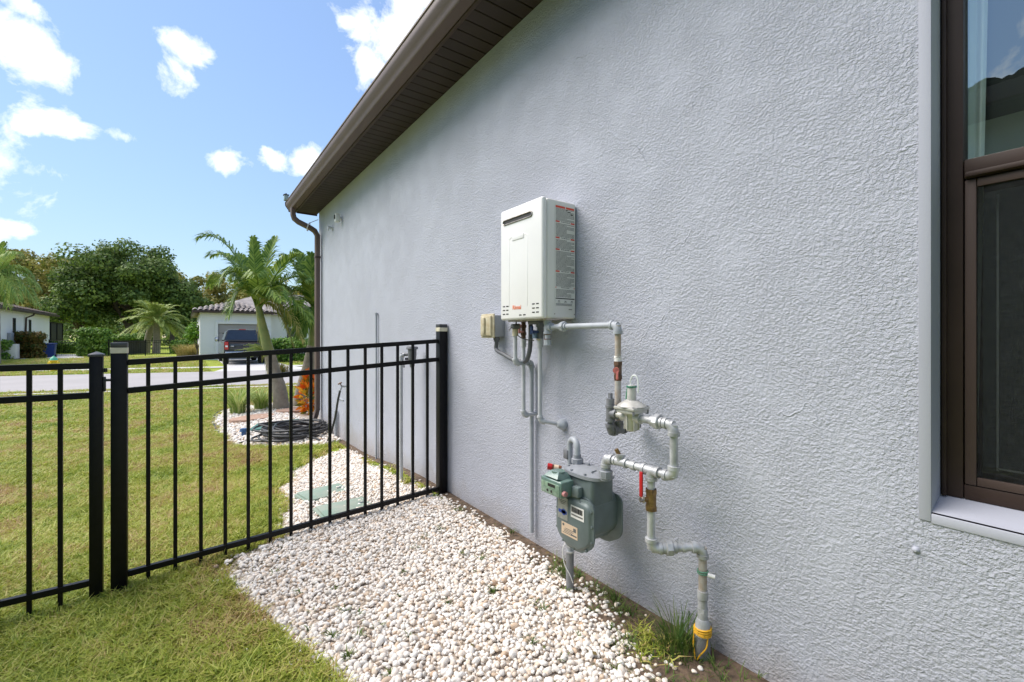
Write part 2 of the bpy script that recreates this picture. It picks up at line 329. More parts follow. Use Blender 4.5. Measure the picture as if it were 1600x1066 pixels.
def screenmat():
    m = bpy.data.materials.new('insect_screen'); m.use_nodes = True
    n = m.node_tree.nodes; l = m.node_tree.links; b = n['Principled BSDF']
    g = n.new('ShaderNodeNewGeometry')
    mp = n.new('ShaderNodeMapping'); mp.inputs['Scale'].default_value = (1, 420, 40); l.new(g.outputs['Position'], mp.inputs[0])
    mp2 = n.new('ShaderNodeMapping'); mp2.inputs['Scale'].default_value = (1, 40, 420); l.new(g.outputs['Position'], mp2.inputs[0])
    t = n.new('ShaderNodeTexNoise'); t.inputs['Scale'].default_value = 1; t.inputs['Detail'].default_value = 2; l.new(mp.outputs[0], t.inputs['Vector'])
    t2 = n.new('ShaderNodeTexNoise'); t2.inputs['Scale'].default_value = 1; t2.inputs['Detail'].default_value = 2; l.new(mp2.outputs[0], t2.inputs['Vector'])
    ad = n.new('ShaderNodeMath'); ad.operation = 'ADD'; l.new(t.outputs[0], ad.inputs[0]); l.new(t2.outputs[0], ad.inputs[1])
    r = ramp(n, [(.42, (.010,.010,.010)), (.75, (.045,.046,.046))]); 
    hf = n.new('ShaderNodeMath'); hf.operation = 'MULTIPLY'; hf.inputs[1].default_value = .5; l.new(ad.outputs[0], hf.inputs[0]); l.new(hf.outputs[0], r.inputs[0])
    l.new(r.outputs[0], b.inputs['Base Color']); b.inputs['Roughness'].default_value = .8; b.inputs['Specular IOR Level'].default_value = .1
    t = n.new('ShaderNodeBsdfTransparent'); ms = n.new('ShaderNodeMixShader'); ms.inputs[0].default_value = .66
    l.new(t.outputs[0], ms.inputs[1]); l.new(b.outputs[0], ms.inputs[2]); l.new(ms.outputs[0], n['Material Output'].inputs[0])
    return m
M['screen'] = screenmat()

# ------------------------------------------------------------------ mesh helpers
WO = {}
def thing(name, label, cat, loc=(0,0,0), group=None):
    o = bpy.data.objects.new(name, None); C.objects.link(o); o.location = loc; o.empty_display_size = .1
    WO[o.name] = Vector(loc); o['label'] = label; o['category'] = cat
    if group: o['group'] = group
    return o
def tag(o, label=None, cat=None, kind=None, group=None):
    if label: o['label'] = label
    if cat: o['category'] = cat
    if kind: o['kind'] = kind
    if group: o['group'] = group
    return o
def link(name, me, m, parent=None, origin=None):
    o = bpy.data.objects.new(name, me); C.objects.link(o)
    origin = Vector(origin) if origin is not None else Vector((0,0,0))
    WO[o.name] = origin
    if m and not me.materials: me.materials.append(M[m] if isinstance(m, str) else m)
    if parent: o.parent = parent; o.location = origin - WO[parent.name]
    else: o.location = origin
    return o
class MB:
    def __init__(s): s.v = []; s.f = []
    def add(s, vs, fs):
        k = len(s.v); s.v += [tuple(v) for v in vs]; s.f += [tuple(i+k for i in f) for f in fs]; return s
    def bm(s, b, mtx=None):
        if mtx is not None: b.transform(mtx)
        b.verts.index_update(); s.add([v.co[:] for v in b.verts], [[v.index for v in f.verts] for f in b.faces]); b.free(); return s
    def box(s, c, d, r=0., seg=2, rot=None):
        b = bmesh.new(); bmesh.ops.create_cube(b, size=1); bmesh.ops.scale(b, vec=d, verts=b.verts)
        if r: bmesh.ops.bevel(b, geom=list(b.edges), offset=r, segments=seg, affect='EDGES', profile=.5)
        m = Matrix.Translation(c) @ (rot.to_4x4() if rot is not None else Matrix())
        return s.bm(b, m)
    def cyl(s, a, b, r, r2=None, n=16, caps=True):
        a = Vector(a); b = Vector(b); return s.tube([a, b], [r, r if r2 is None else r2], n, caps)
    def tube(s, pts, rad, n=12, caps=True):
        pts = [Vector(p) for p in pts]
        if not isinstance(rad, (list, tuple)): rad = [rad]*len(pts)
        vs = []; prev = None
        for i, p in enumerate(pts):
            t = (pts[min(i+1, len(pts)-1)] - pts[max(i-1, 0)]).normalized()
            if prev is None: u = t.orthogonal().normalized()
            else:
                u = prev - t*prev.dot(t)
                u = u.normalized() if u.length > 1e-6 else t.orthogonal().normalized()
            prev = u; w_ = t.cross(u)
            for k in range(n):
                a = 2*math.pi*k/n; vs.append(p + (u*math.cos(a) + w_*math.sin(a))*rad[i])
        fs = []
        for i in range(len(pts)-1):
            for k in range(n):
                fs.append((i*n+k, i*n+(k+1) % n, (i+1)*n+(k+1) % n, (i+1)*n+k))
        if caps: fs.append(tuple(range(n-1, -1, -1))); fs.append(tuple((len(pts)-1)*n+k for k in range(n)))
        return s.add(vs, fs)
    def prism(s, poly, ax, a0, a1):
        """polygon in the plane normal to axis ax (0,1,2), extruded from a0 to a1"""
        def P(p, h):
            q = [p[0], p[1]]; q.insert(ax, h); return tuple(q)
        n = len(poly); vs = [P(p, a0) for p in poly] + [P(p, a1) for p in poly]
        fs = [(i, (i+1) % n, n+(i+1) % n, n+i) for i in range(n)] + [tuple(range(n-1, -1, -1)), tuple(range(n, 2*n))]
        return s.add(vs, fs)
    def quad(s, a, b, c, d): return s.add([a, b, c, d], [(0, 1, 2, 3)])
    def build(s, name, m, parent=None, origin=None, smooth=True, bev=0.):
        me = bpy.data.meshes.new(name)
        V = np.array(s.v, dtype=float)
        if origin is None:
            origin = (V.min(0)+V.max(0))/2 if parent is not None else Vector(((V[:,0].min()+V[:,0].max())/2, (V[:,1].min()+V[:,1].max())/2, V[:,2].min()))
        o0 = Vector(origin)
        me.from_pydata([tuple(Vector(v)-o0) for v in s.v], [], s.f)
        b = bmesh.new(); b.from_mesh(me); bmesh.ops.recalc_face_normals(b, faces=b.faces)
        b.to_mesh(me); b.free()
        if smooth:
            me.polygons.foreach_set('use_smooth', [True]*len(me.polygons)); me.set_sharp_from_angle(angle=R(38))
        o = link(name, me, m, parent, o0)
        return o
def npmesh(name, V, Fq, m, parent=None, origin=(0,0,0)):
    V = np.asarray(V, dtype=np.float32) - np.array(origin, dtype=np.float32)
    Fq = np.asarray(Fq, dtype=np.int32); k = Fq.shape[1]
    me = bpy.data.meshes.new(name)
    me.vertices.add(len(V)); me.vertices.foreach_set('co', V.ravel())
    me.loops.add(Fq.size); me.loops.foreach_set('vertex_index', Fq.ravel())
    me.polygons.add(len(Fq)); me.polygons.foreach_set('loop_start', np.arange(0, Fq.size, k, dtype=np.int32))
    me.polygons.foreach_set('loop_total', np.full(len(Fq), k, dtype=np.int32))
    me.update(calc_edges=True); me.validate()
    return link(name, me, m, parent, origin)

# ------------------------------------------------------------------ terrain
def sst(a, b, x):
    t = np.clip((x-a)/(b-a), 0, 1); return t*t*(3-2*t)
def g(x, y):
    x = np.asarray(x, dtype=float); y = np.asarray(y, dtype=float)
    near = -.07*np.clip(-x, 0, 2.2) - .12*sst(3.4, 5.2, y)
    w_ = sst(4.5, 12, y)
    bumps = .012*np.sin(x*3.1+y*1.7)*np.sin(y*2.3-x*.8)
    return near*(1-w_) + (-.30)*w_ + bumps*sst(0, .8, -x)*sst(60, 20, np.abs(y))
def gz(x, y): return float(g(x, y))
def Gp(px, py):
    d = rayd(px, py); t = (CAM.z)/max(1e-3, -d.z)
    for _ in range(30):
        p = CAM + d*t; t = (CAM.z - gz(p.x, p.y))/(-d.z)
    return CAM + d*t
def onG(px, depth, dz=0.):
    p = at(px, depth); p.z = gz(p.x, p.y)+dz; return p

xs = np.unique(np.round(np.concatenate([np.linspace(-1200, -60, 20), np.linspace(-60, -7, 40), np.arange(-7, 1.01, .1), np.linspace(1, 60, 40), np.linspace(60, 1200, 20)]), 3))
ys = np.unique(np.round(np.concatenate([np.linspace(-600, -20, 12), np.linspace(-20, -1, 20), np.arange(-1, 12.01, .1), np.linspace(12, 60, 60), np.linspace(60, 1500, 20)]), 3))
X, Y = np.meshgrid(xs, ys); Z = g(X, Y)
V = np.stack([X, Y, Z], -1).reshape(-1, 3); nx = len(xs)
idx = np.arange(len(xs)*len(ys)).reshape(len(ys), nx)
Fq = np.stack([idx[:-1,:-1], idx[:-1,1:], idx[1:,1:], idx[1:,:-1]], -1).reshape(-1, 4)
o = npmesh('ground', V, Fq, 'lawn'); tag(o, 'wide flat lawn ground running from the house to the woods', kind='structure')
o.data.polygons.foreach_set('use_smooth', [True]*len(o.data.polygons))

def sheet(name, poly, m, dz, step=.5, thick=0.):
    """flat polygon draped on the ground (dense boundary, fan by bmesh triangulation)"""
    b = bmesh.new(); vs = []
    n = len(poly)
    for i in range(n):
        p = Vector(poly[i][:2]); q = Vector(poly[(i+1) % n][:2]); k = max(1, int((q-p).length/step))
        for j in range(k):
            r = p.lerp(q, j/k); vs.append(b.verts.new((r.x, r.y, 0)))
    b.faces.new(vs); bmesh.ops.triangulate(b, faces=b.faces)
    if step < .3:
        bmesh.ops.subdivide_edges(b, edges=b.edges, cuts=3, use_grid_fill=True)
    for v in b.verts: v.co.z = gz(v.co.x, v.co.y) + dz
    me = bpy.data.meshes.new(name); b.to_mesh(me); b.free()
    for p in me.polygons:
        if p.normal.z < 0: p.flip()
    return link(name, me, m)

# street: slightly angled across the view
def road_y(x, off): return off - .30*x
rp = []
tag(sheet('road', [(-60, road_y(-60, 15.8)), (40, road_y(40, 15.8)), (40, road_y(40, 22.6)), (-60, road_y(-60, 22.6))], 'road', .02, 5), 'pale grey street crossing behind the front lawn', kind='structure')
tag(sheet('kerb', [(-60, road_y(-60, 15.0)), (40, road_y(40, 15.0)), (40, road_y(40, 15.28)), (-60, road_y(-60, 15.28))], 'concrete', .025, 5), 'thin pale concrete strip along the near edge of the street lawn', kind='structure')
tag(sheet('sidewalk', [(-60, road_y(-60, 25.4)), (40, road_y(40, 25.4)), (40, road_y(40, 26.5)), (-60, road_y(-60, 26.5))], 'concrete', .025, 5), 'narrow concrete sidewalk on the far side of the street', kind='structure')
tag(sheet('driveway', [(-.7, road_y(-.7, 22.5)), (3.2, road_y(3.2, 22.5)), (2.6, 25.5), (2.6, 34.95), (-.05, 34.95), (-.05, 25.5)], 'concrete', .03, 3), 'pale driveway under the pickup truck', kind='structure')
p1 = at(75, 37); p2 = at(125, 34); p3 = at(128, 27.5); p4 = at(60, 30)
pathw = [v.xy for v in (at(-60, 27.3), at(0, 29.2), at(60, 32.4), at(75, 37), at(122, 38), at(133, 31.5), at(100, 30.5), at(60, 30.6), at(0, 28.0), at(-60, 26.3))]
tag(sheet('path', [v[:] for v in pathw], 'concrete', .034, 3), 'pale path leading to the gate beside the white house', kind='structure')

# ------------------------------------------------------------------ the house
HY = 7.15; EAVE = 3.05
WIN = dict(y0=-.62, y1=.31, z0=.714, z1=2.45)
house = thing('house', 'grey blue stucco house filling the right half with brown gutter and soffit', 'house', (0, 3, 0))
b = MB()
yy = [-6, WIN['y0'], WIN['y1'], HY]; zz = [-.6, WIN['z0'], WIN['z1'], EAVE]
for i in range(3):
    for j in range(3):
        if i == 1 and j == 1: continue
        b.quad((0, yy[i], zz[j]), (0, yy[i], zz[j+1]), (0, yy[i+1], zz[j+1]), (0, yy[i+1], zz[j]))
# window reveals
y0, y1, z0, z1 = WIN['y0'], WIN['y1'], WIN['z0'], WIN['z1']
# rest of the block (front, back, inner side)
b.quad((0, HY, -.6), (0, HY, EAVE), (9, HY, EAVE), (9, HY, -.6)); b.quad((0, -6, -.6), (0, -6, EAVE), (9, -6, EAVE), (9, -6, -.6)); b.quad((9, -6, -.6), (9, -6, EAVE), (9, HY, EAVE), (9, HY, -.6))
b.build('wall', 'stucco', house, smooth=False)
win = MB()
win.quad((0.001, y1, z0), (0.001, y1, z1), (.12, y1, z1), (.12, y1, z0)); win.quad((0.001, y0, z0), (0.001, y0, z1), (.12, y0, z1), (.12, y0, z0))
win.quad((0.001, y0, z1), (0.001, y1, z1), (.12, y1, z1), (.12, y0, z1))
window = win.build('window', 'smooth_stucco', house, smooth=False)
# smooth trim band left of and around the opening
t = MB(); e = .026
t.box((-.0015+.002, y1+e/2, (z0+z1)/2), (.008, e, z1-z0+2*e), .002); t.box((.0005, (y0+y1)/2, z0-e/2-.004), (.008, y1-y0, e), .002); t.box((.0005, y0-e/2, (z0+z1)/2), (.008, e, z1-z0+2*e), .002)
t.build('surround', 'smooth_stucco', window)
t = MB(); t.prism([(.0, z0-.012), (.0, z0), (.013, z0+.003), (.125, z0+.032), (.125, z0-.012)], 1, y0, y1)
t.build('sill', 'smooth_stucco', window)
fx = .098; zb = z0+.027
fr = MB()
fr.box((fx+.03, y1-.0225, (zb+z1)/2), (.06, .045, z1-zb), .003); fr.box((fx+.03, y0+.0225, (zb+z1)/2), (.06, .045, z1-zb), .003)
fr.box((fx+.03, (y0+y1)/2, zb+.02), (.058, y1-y0-.092, .04), .003); fr.box((fx+.03, (y0+y1)/2, z1-.0225), (.058, y1-y0-.092, .045), .003)
fr.box((fx-.004, y1-.008, (zb+z1)/2), (.012, .010, z1-zb), .002)
fr.build('frame', 'bronze_frame', window)
t = MB(); t.box((fx+.018, (y0+y1)/2, 1.629), (.05, y1-y0-.094, .052), .004); t.box((fx-.010, (y0+y1)/2, 1.612), (.012, y1-y0-.1, .014), .003)
t.build('meeting_rail', 'bronze_frame', window)
ya, yb = y0+.047, y1-.047
t = MB(); t.quad((fx+.03, ya, 1.655), (fx+.03, yb, 1.655), (fx+.03, yb, z1-.045), (fx+.03, ya, z1-.045)); t.build('upper_pane', 'glass', window, smooth=False)
t = MB(); t.quad((fx+.045, ya, zb+.04), (fx+.045, yb, zb+.04), (fx+.045, yb, 1.603), (fx+.045, ya, 1.603)); t.build('lower_pane', 'glass', window, smooth=False)
t = MB(); sc0, sc1 = zb+.042, 1.600
t.box((fx+.006, yb-.012, (sc0+sc1)/2), (.016, .022, sc1-sc0), .002); t.box((fx+.006, ya+.012, (sc0+sc1)/2), (.016, .022, sc1-sc0), .002)
t.box((fx+.006, (ya+yb)/2, sc0+.011), (.015, yb-ya-.048, .022), .002); t.box((fx+.006, (ya+yb)/2, sc1-.011), (.015, yb-ya-.048, .022), .002)
t.build('screen_frame', 'bronze_trim', window)
t = MB(); t.quad((fx+.004, ya+.023, sc0+.022), (fx+.004, yb-.023, sc0+.022), (fx+.004, yb-.023, sc1-.022), (fx+.004, ya+.023, sc1-.022)); t.build('screen', 'screen', window, smooth=False)
t = MB(); t.box((fx+.055, yb-.055, (zb+1.6)/2+.02), (.006, .004, 1.6-zb-.12)); t.box((fx+.055, (ya+yb)/2, zb+.085), (.006, yb-ya-.11, .004)); t.build('glazing_bead', 'white_side', window)
# room behind and its curtain
t = MB(); t.box((1.6, -.1, 1.5), (2.8, 3.2, 2.8)); rm = t.build('room', 'room', house, smooth=False)
cu = MB(); pts = []
for i in range(30):
    y = .285 - .062*i/29 ; pts.append((.175+.006*math.sin(i*.45), y))
for i in range(29):
    a, c = pts[i], pts[i+1]
    w0 = lambda q, z: (q[0], .285-(.285-q[1])*(.72+.28*(z-1.4)/1.1), z)
    cu.quad(w0(a, .8), w0(c, .8), w0(c, 2.5), w0(a, 2.5))
cu.build('curtain', 'curtain', house)

# soffit: one board per panel
bd = MB(); bd.box((0, 0, 0), (.286, .0935, .012), .003, 1)
p0 = bd.build('soffit_panel', 'soffit', house, origin=(0,0,0)); sm = p0.data
YE = 7.30
y = YE-.05; k = 0
while y > -4.0:
    o = p0 if k == 0 else p0.copy()
    if k: C.objects.link(o); o.parent = house
    o.location = Vector((-.137, y, EAVE+.006)) - WO[house.name]; k += 1; y -= .1
t = MB(); t.box((-.137, 1.65, EAVE+.022), (.286, 11.3, .008)); t.build('soffit_backing', 'dark_slot', house)
t = MB(); t.box((-.295, 1.65, EAVE+.06), (.022, 11.3, .15), .002); t.box((-.137, YE+.006, EAVE+.04), (.29, .012, .12), .002); t.build('fascia', 'bronze_trim', house)
# K-style gutter
prof = [(-.307, EAVE+.12), (-.307, EAVE-.004), (-.312, EAVE-.008), (-.378, EAVE-.008), (-.384, EAVE-.002), (-.386, EAVE+.012), (-.400, EAVE+.035), (-.418, EAVE+.060), (-.424, EAVE+.078), (-.424, EAVE+.108), (-.431, EAVE+.112), (-.431, EAVE+.124), (-.414, EAVE+.124), (-.414, EAVE+.116), (-.418, EAVE+.108), (-.418, EAVE+.08), (-.380, EAVE+.01), (-.312, EAVE+.0), (-.311, EAVE+.12)]
gt = MB(); gt.prism(prof, 1, -4, YE+.03); gt.build('gutter', 'bronze_gutter', house)
t = MB(); t.prism([(-.30, EAVE+.122), (-.30, EAVE-.012), (-.385, EAVE-.012), (-.390, EAVE+.012), (-.424, EAVE+.06), (-.432, EAVE+.078), (-.434, EAVE+.128)], 1, YE+.031, YE+.037); t.build('gutter_end', 'bronze_gutter', house)
# roof (hip, low pitch) above
t = MB(); zr = EAVE+.15
A, B_, Cc, D = (-.33, YE+.02, zr), (-.33, -6.3, zr), (9.3, -6.3, zr), (9.3, YE+.02, zr)
r1, r2 = (4.5, 3.0, zr+2.1), (4.5, -1.8, zr+2.1)
t.add([A, B_, Cc, D, r1, r2], [(0,4,5,1), (1,5,2), (2,5,4,3), (3,4,0)]); t.build('roof', 'tile_dark', house, smooth=False)
# downspout
dx = -.055
dsp = [(-.365, YE-.20, EAVE-.01), (-.365, YE-.20, EAVE-.10), (-.350, YE-.205, EAVE-.155), (-.30, YE-.22, EAVE-.20), (-.14, YE-.27, EAVE-.28), (-.09, YE-.285, EAVE-.315), (dx, YE-.29, EAVE-.38), (dx, YE-.29, 2.2), (dx, YE-.29, 1.2), (dx, YE-.29, .12), (dx-.03, YE-.28, .0), (dx-.10, YE-.26, -.06), (dx-.20, YE-.22, -.10), (dx-.52, YE-.10, -.15)]
def ribtube(mb, pts, wd, dp):
    pts = [Vector(p) for p in pts]; vs = []; n = 8; fs = []
    for i, p in enumerate(pts):
        tt = (pts[min(i+1, len(pts)-1)] - pts[max(i-1, 0)]).normalized()
        u = Vector((0, 1, 0)); u = (u - tt*u.dot(tt)).normalized(); v = tt.cross(u)
        for (a, c) in ((-1,-.7),(-.7,-1),(.7,-1),(1,-.7),(1,.7),(.7,1),(-.7,1),(-1,.7)):
            vs.append(p + u*a*wd/2 + v*c*dp/2)
    for i in range(len(pts)-1):
        for k in range(n): fs.append((i*n+k, i*n+(k+1) % n, (i+1)*n+(k+1) % n, (i+1)*n+k))
    mb.add(vs, fs)
t = MB(); ribtube(t, dsp, .085, .065); ds = t.build('downspout', 'bronze_gutter', house)
for z in (2.35, .65): MB().box((dx+.0, YE-.29, z), (.074, .094, .03), .002).build('strap', 'bronze_trim', ds)

# wall-mounted small things near the corner
cm = thing('security_camera', 'small white box camera high on the wall near the corner', 'camera', W(524, 338, .05))
p = W(527, 341, .055)
t = MB(); t.box(p, (.06, .055, .11), .012, 3); t.build('housing', 'white_plastic', cm)
t = MB(); t.box(p+Vector((-.0315, .0, .012)), (.004, .034, .055), .008, 2); t.build('lens_window', 'print_black', cm)
t = MB(); t.cyl(p+Vector((.03,0,0)), p+Vector((.055,0,0)), .02); t.build('mount', 'white_plastic', cm)
fl = thing('wall_bracket', 'small grey white wall spigot bracket below the camera', 'bracket', W(516, 356, .03))
p = W(516, 356, .03)
t = MB(); t.cyl(p+Vector((.03,0,0)), p+Vector((-.03,0,0)), .018); t.cyl(p+Vector((-.02,0,0)), p+Vector((-.035,.02,.03)), .008); t.cyl(p+Vector((-.02,0,0)), p+Vector((-.03,-.01,-.045)), .008); t.build('stem', 'pipe_white', fl)
t = MB(); t.cyl(p+Vector((.028,0,0)), p+Vector((.020,0,0)), .035); t.build('flange', 'pipe_white', fl)
p = Vector((-.17, YE-.262, EAVE-.262))
t = MB(); pts = []
for k in range(13):
    a = 2*math.pi*k/12; pts.append(p + Vector((.02*math.cos(a)+.02*math.sin(a), .055*math.cos(a), .062*math.sin(a))))
t.tube(pts, .006, 6, False); t.cyl(pts[3], pts[3]+Vector((.11,-.02,.06)), .005, n=6)
tag(t.build('wire_clip', 'white_plastic'), 'white loop clipped round the bend of the brown downspout', 'clip')
gl = thing('gutter_light', 'small pale green lantern cap on the far end of the gutter', 'light fixture', (-.43, YE-.05, EAVE+.12))
t = MB(); t.box((-.43, YE-.04, EAVE+.165), (.06, .07, .075), .008); t.build('lantern', 'cap_glass', gl)
t = MB(); t.box((-.43, YE-.04, EAVE+.209), (.075, .085, .012), .004); t.box((-.43, YE-.04, EAVE+.226), (.02, .02, .022), .004); t.build('lid', 'cap_grey', gl)

# ------------------------------------------------------------------ pipe kit
def pipe(parent, a, b, r, m='galv', name='pipe', n=14):
    return MB().cyl(a, b, r, n=n).build(name, m, parent)
def elbow(parent, a, p, c, r, m='galv', k=1.0):
    """fitting at corner p between directions to a and to c"""
    p = Vector(p); da = (Vector(a)-p).normalized(); dc = (Vector(c)-p).normalized(); e = r*2.3*k
    s = p+da*e; f = p+dc*e; pts = []
    for i in range(9):
        u = i/8; pts.append(s*(1-u)**2 + p*2*u*(1-u) + f*u*u)
    t = MB().tube(pts, r*1.3, 16)
    t.cyl(s+da*r*.5, s-da*r*.45, r*1.52, n=18); t.cyl(f+dc*r*.5, f-dc*r*.45, r*1.52, n=18)
    return t.build('elbow', m, parent)
def tee(parent, p, d1, d2, r, m='galv', name='tee'):
    p = Vector(p); d1 = Vector(d1).normalized(); d2 = Vector(d2).normalized(); e = r*2.2
    t = MB().cyl(p-d1*e, p+d1*e, r*1.3, n=18); t.cyl(p, p+d2*e, r*1.3, n=18)
    for q, d in ((p-d1*e, -d1), (p+d1*e, d1), (p+d2*e, d2)): t.cyl(q+d*r*.35, q-d*r*.45, r*1.52, n=18)
    return t.build(name, m, parent)
def union(parent, p, d, r, m='galv', name='union'):
    p = Vector(p); d = Vector(d).normalized(); u = d.orthogonal().normalized()
    t = MB().cyl(p-d*r*1.7, p+d*r*1.7, r*1.35, n=18)
    t.tube([p-d*r*.95, p-d*r*.75, p+d*r*.55, p+d*r*.75], [r*1.7, r*1.9, r*1.9, r*1.7], 8)
    return t.build(name, m, parent)

# ---- tankless water heater
hx0, hx1 = 0.004, -.226; hy0, hy1 = 1.649, 2.0; hz0, hz1 = 1.270, 1.854
wh = thing('water_heater', 'white wall mounted tankless water heater with long warning label', 'water heater', (hx1/2, (hy0+hy1)/2, hz0))
t = MB(); t.box(((hx0-.196)/2-.004, (hy0+hy1)/2, (hz0+hz1)/2), (.192, hy1-hy0, hz1-hz0), .012, 4); t.build('casing', 'white_side', wh)
t = MB(); t.box((-.2125, (hy0+hy1)/2, (hz0+hz1)/2), (.031, hy1-hy0+.006, hz1-hz0+.004), .013, 5); cover = t.build('front_cover', 'white_enamel', wh)
t = MB()   # embossed panel as a raised rounded outline
cy, zt, zb_ = 1.842, 1.700, 1.345
t.box((-.2280, cy-.078, (zt+zb_)/2-.01), (.0018, .005, zt-zb_), .0008); t.box((-.2280, cy+.078, (zt+zb_)/2-.01), (.0018, .005, zt-zb_), .0008)
t.box((-.2285, cy, zt-.008), (.004, .10, .026), .0019, 3)
t.cyl((-.2262, cy-.078, zt-.012), (-.2262, cy-.05, zt+.002), .003, n=6); t.cyl((-.2262, cy+.078, zt-.012), (-.2262, cy+.05, zt+.002), .003, n=6)
t.build('embossing', 'white_enamel', cover)
# exhaust slot: dark recess with a steel rim
sy0, sy1, sz = 1.725, 1.972, 1.787
def stadium(y0, y1, z, r, n=10):
    P = []
    for i in range(n+1): a = -math.pi/2+math.pi*i/n; P.append((y1-r+r*math.cos(a), z+r*math.sin(a)))
    for i in range(n+1): a = math.pi/2+math.pi*i/n; P.append((y0+r+r*math.cos(a), z+r*math.sin(a)))
    return P
rim = stadium(sy0, sy1, sz, .0120)
t = MB(); t.tube([(-.230, q[0], q[1]) for q in rim]+[(-.230, rim[0][0], rim[0][1])], .0034, 8, False); t.build('exhaust_rim', 'steel', cover)
t = MB(); t.prism(stadium(sy0+.002, sy1-.002, sz, .0100), 0, -.2290, -.2275); t.build('exhaust_slot', 'dark_slot', cover)
t = MB()
def slot(y, z): MB().box((-.2285, y, z), (.002, .021, .0058), .0008, 1).build('intake_slot', 'dark_slot', cover)
for r_ in range(3):
    for c_ in range(2): slot(1.672+c_*.031+.012, 1.300+r_*.0205); slot(1.928+c_*.031+.008, 1.300+r_*.0205)
for c_ in range(2): slot(1.788+c_*.034, 1.291)
def text(name, body, size, loc, rot, m, parent, ext=.0006):
    cu_ = bpy.data.curves.new(name, 'FONT'); cu_.body = body; cu_.size = size; cu_.extrude = ext; cu_.align_x = 'CENTER'; cu_.offset = size*.02; cu_.resolution_u = 2
    tmp = bpy.data.objects.new(name, cu_); me = bpy.data.meshes.new_from_object(tmp); bpy.data.objects.remove(tmp)
    me.name = name; me.materials.clear()
    o = link(name, me, m, parent, loc); o.rotation_euler = rot; return o
text('logo', 'Rinnai', .030, (-.2288, 1.852, 1.322), (R(90), 0, R(-90)), 'logo_orange', cover)
# warning label on the side facing the camera
lx0, lx1 = -.148, -.014; lz0, lz1 = 1.332, 1.830; ly = hy0-.0008
t = MB(); t.box(((lx0+lx1)/2, ly-.0004, (lz0+lz1)/2), (lx1-lx0, .0012, lz1-lz0)); lab = t.build('warning_label', 'label_paper', wh, smooth=False)
gr, rd, bk = MB(), MB(), MB()
def strip(mb, x0, x1, z0_, z1_): mb.quad((x0, ly-.0014, z0_), (x1, ly-.0014, z0_), (x1, ly-.0014, z1_), (x0, ly-.0014, z1_))
redrows = {0: 'full', 13: 'ends', 27: 'ends', 37: 'ends', 56: 'ends', 70: 'small'}
z = lz1-.006; row = 0
while z > lz0+.045:
    if row in redrows:
        kd = redrows[row]
        if kd == 'full': strip(rd, lx0+.004, lx0+.066, z-.010, z); strip(rd, lx0+.072, lx1-.006, z-.010, z)
        elif kd == 'ends': strip(rd, lx0+.004, lx0+.030, z-.007, z); strip(rd, lx1-.030, lx1-.004, z-.007, z)
        else: strip(rd, lx0+.004, lx0+.008, z-.006, z); strip(rd, lx1-.008, lx1-.004, z-.006, z)
        if kd != 'full':
            x = lx0+.040
            while x < lx1-.042: l_ = random.uniform(.004, .010); strip(gr, x, min(x+l_, lx1-.036), z-.005, z-.001); x += l_+.003
        z -= .0125; row += 2
    else:
        x = lx0+.006; xe = lx1-.006-random.choice([0, 0, 0, .02, .05])
        while x < xe:
            l_ = random.uniform(.003, .011); strip(gr, x, min(x+l_, xe), z-.0028, z); x += l_+.0014
        z -= .0056; row += 1
strip(bk, lx0+.004, lx1-.004, lz0+.034, lz0+.039)
for i in range(3):
    xx = lx0+.02+i*.043; strip(gr, xx, xx+.012, lz0+.022, lz0+.026); strip(gr, xx-.003, xx+.015, lz0+.017, lz0+.019)
for i in range(3): strip(gr, lx0+.006, lx1-.02, lz0+.010-i*.004, lz0+.012-i*.004)
strip(bk, lx1-.05, lx1-.03, lz1-.030, lz1-.026); strip(bk, lx1-.03, lx1-.015, lz1-.042, lz1-.036); strip(bk, lx1-.062, lx1-.05, lz1-.025, lz1-.021)
for mb_, nm_, mt_ in ((gr, 'small_print', 'print_grey'), (rd, 'red_print', 'print_red'), (bk, 'black_print', 'print_black')): mb_.build(nm_, mt_, lab, smooth=False)['kind'] = 'stuff'
t = MB()
for (x, z) in ((-.018, 1.292), (-.150, 1.292)): MB().cyl((x, hy0-.001, z), (x, hy0-.003, z), .003, n=10).build('screw', 'steel', wh)
t.box((-.045, hy0-.0015, 1.316), (.022, .002, .004)); t.build('rating_tag', 'steel', wh)
t = MB(); t.box((-.105, (hy0+hy1)/2, hz0-.004), (.17, hy1-hy0-.03, .010), .002); t.build('bottom_plate', 'steel', wh)

# ---- junction box and flexible conduit
jb = thing('junction_box', 'grey electrical box with weathered cream flip cover left of the heater', 'electrical box', W(772, 510, .04))
t = MB(); t.box((-.036, 2.35, 1.247), (.076, .125, .135), .006, 3); t.build('box', 'box_grey', jb)
t = MB(); t.box((-.082, 2.352, 1.248), (.012, .142, .150), .004, 3); t.box((-.094, 2.352, 1.248), (.016, .118, .126), .007, 3); t.build('cover', 'box_beige', jb)
t = MB(); t.box((-.107, 2.365, 1.248), (.014, .030, .105), .006, 3); t.build('latch_hump', 'box_beige', jb)
t = MB(); t.cyl((-.045, 2.31, 1.182), (-.045, 2.31, 1.150), .017); t.tube([(-.045,2.31,1.172), (-.045,2.31,1.160)], .021, 6); t.build('connector', 'conduit_grey', jb)
t = MB(); c0 = Vector((-.045, 2.31, 1.15)); c3 = Vector((-.10, 1.90, hz0)); pts = []
cps = [c0, c0+Vector((0, 0, -.05)), Vector((-.055, 2.22, 1.075)), Vector((-.075, 2.08, 1.045)), Vector((-.095, 1.955, 1.045)), Vector((-.10, 1.91, 1.10)), Vector((-.10, 1.90, 1.18)), c3]
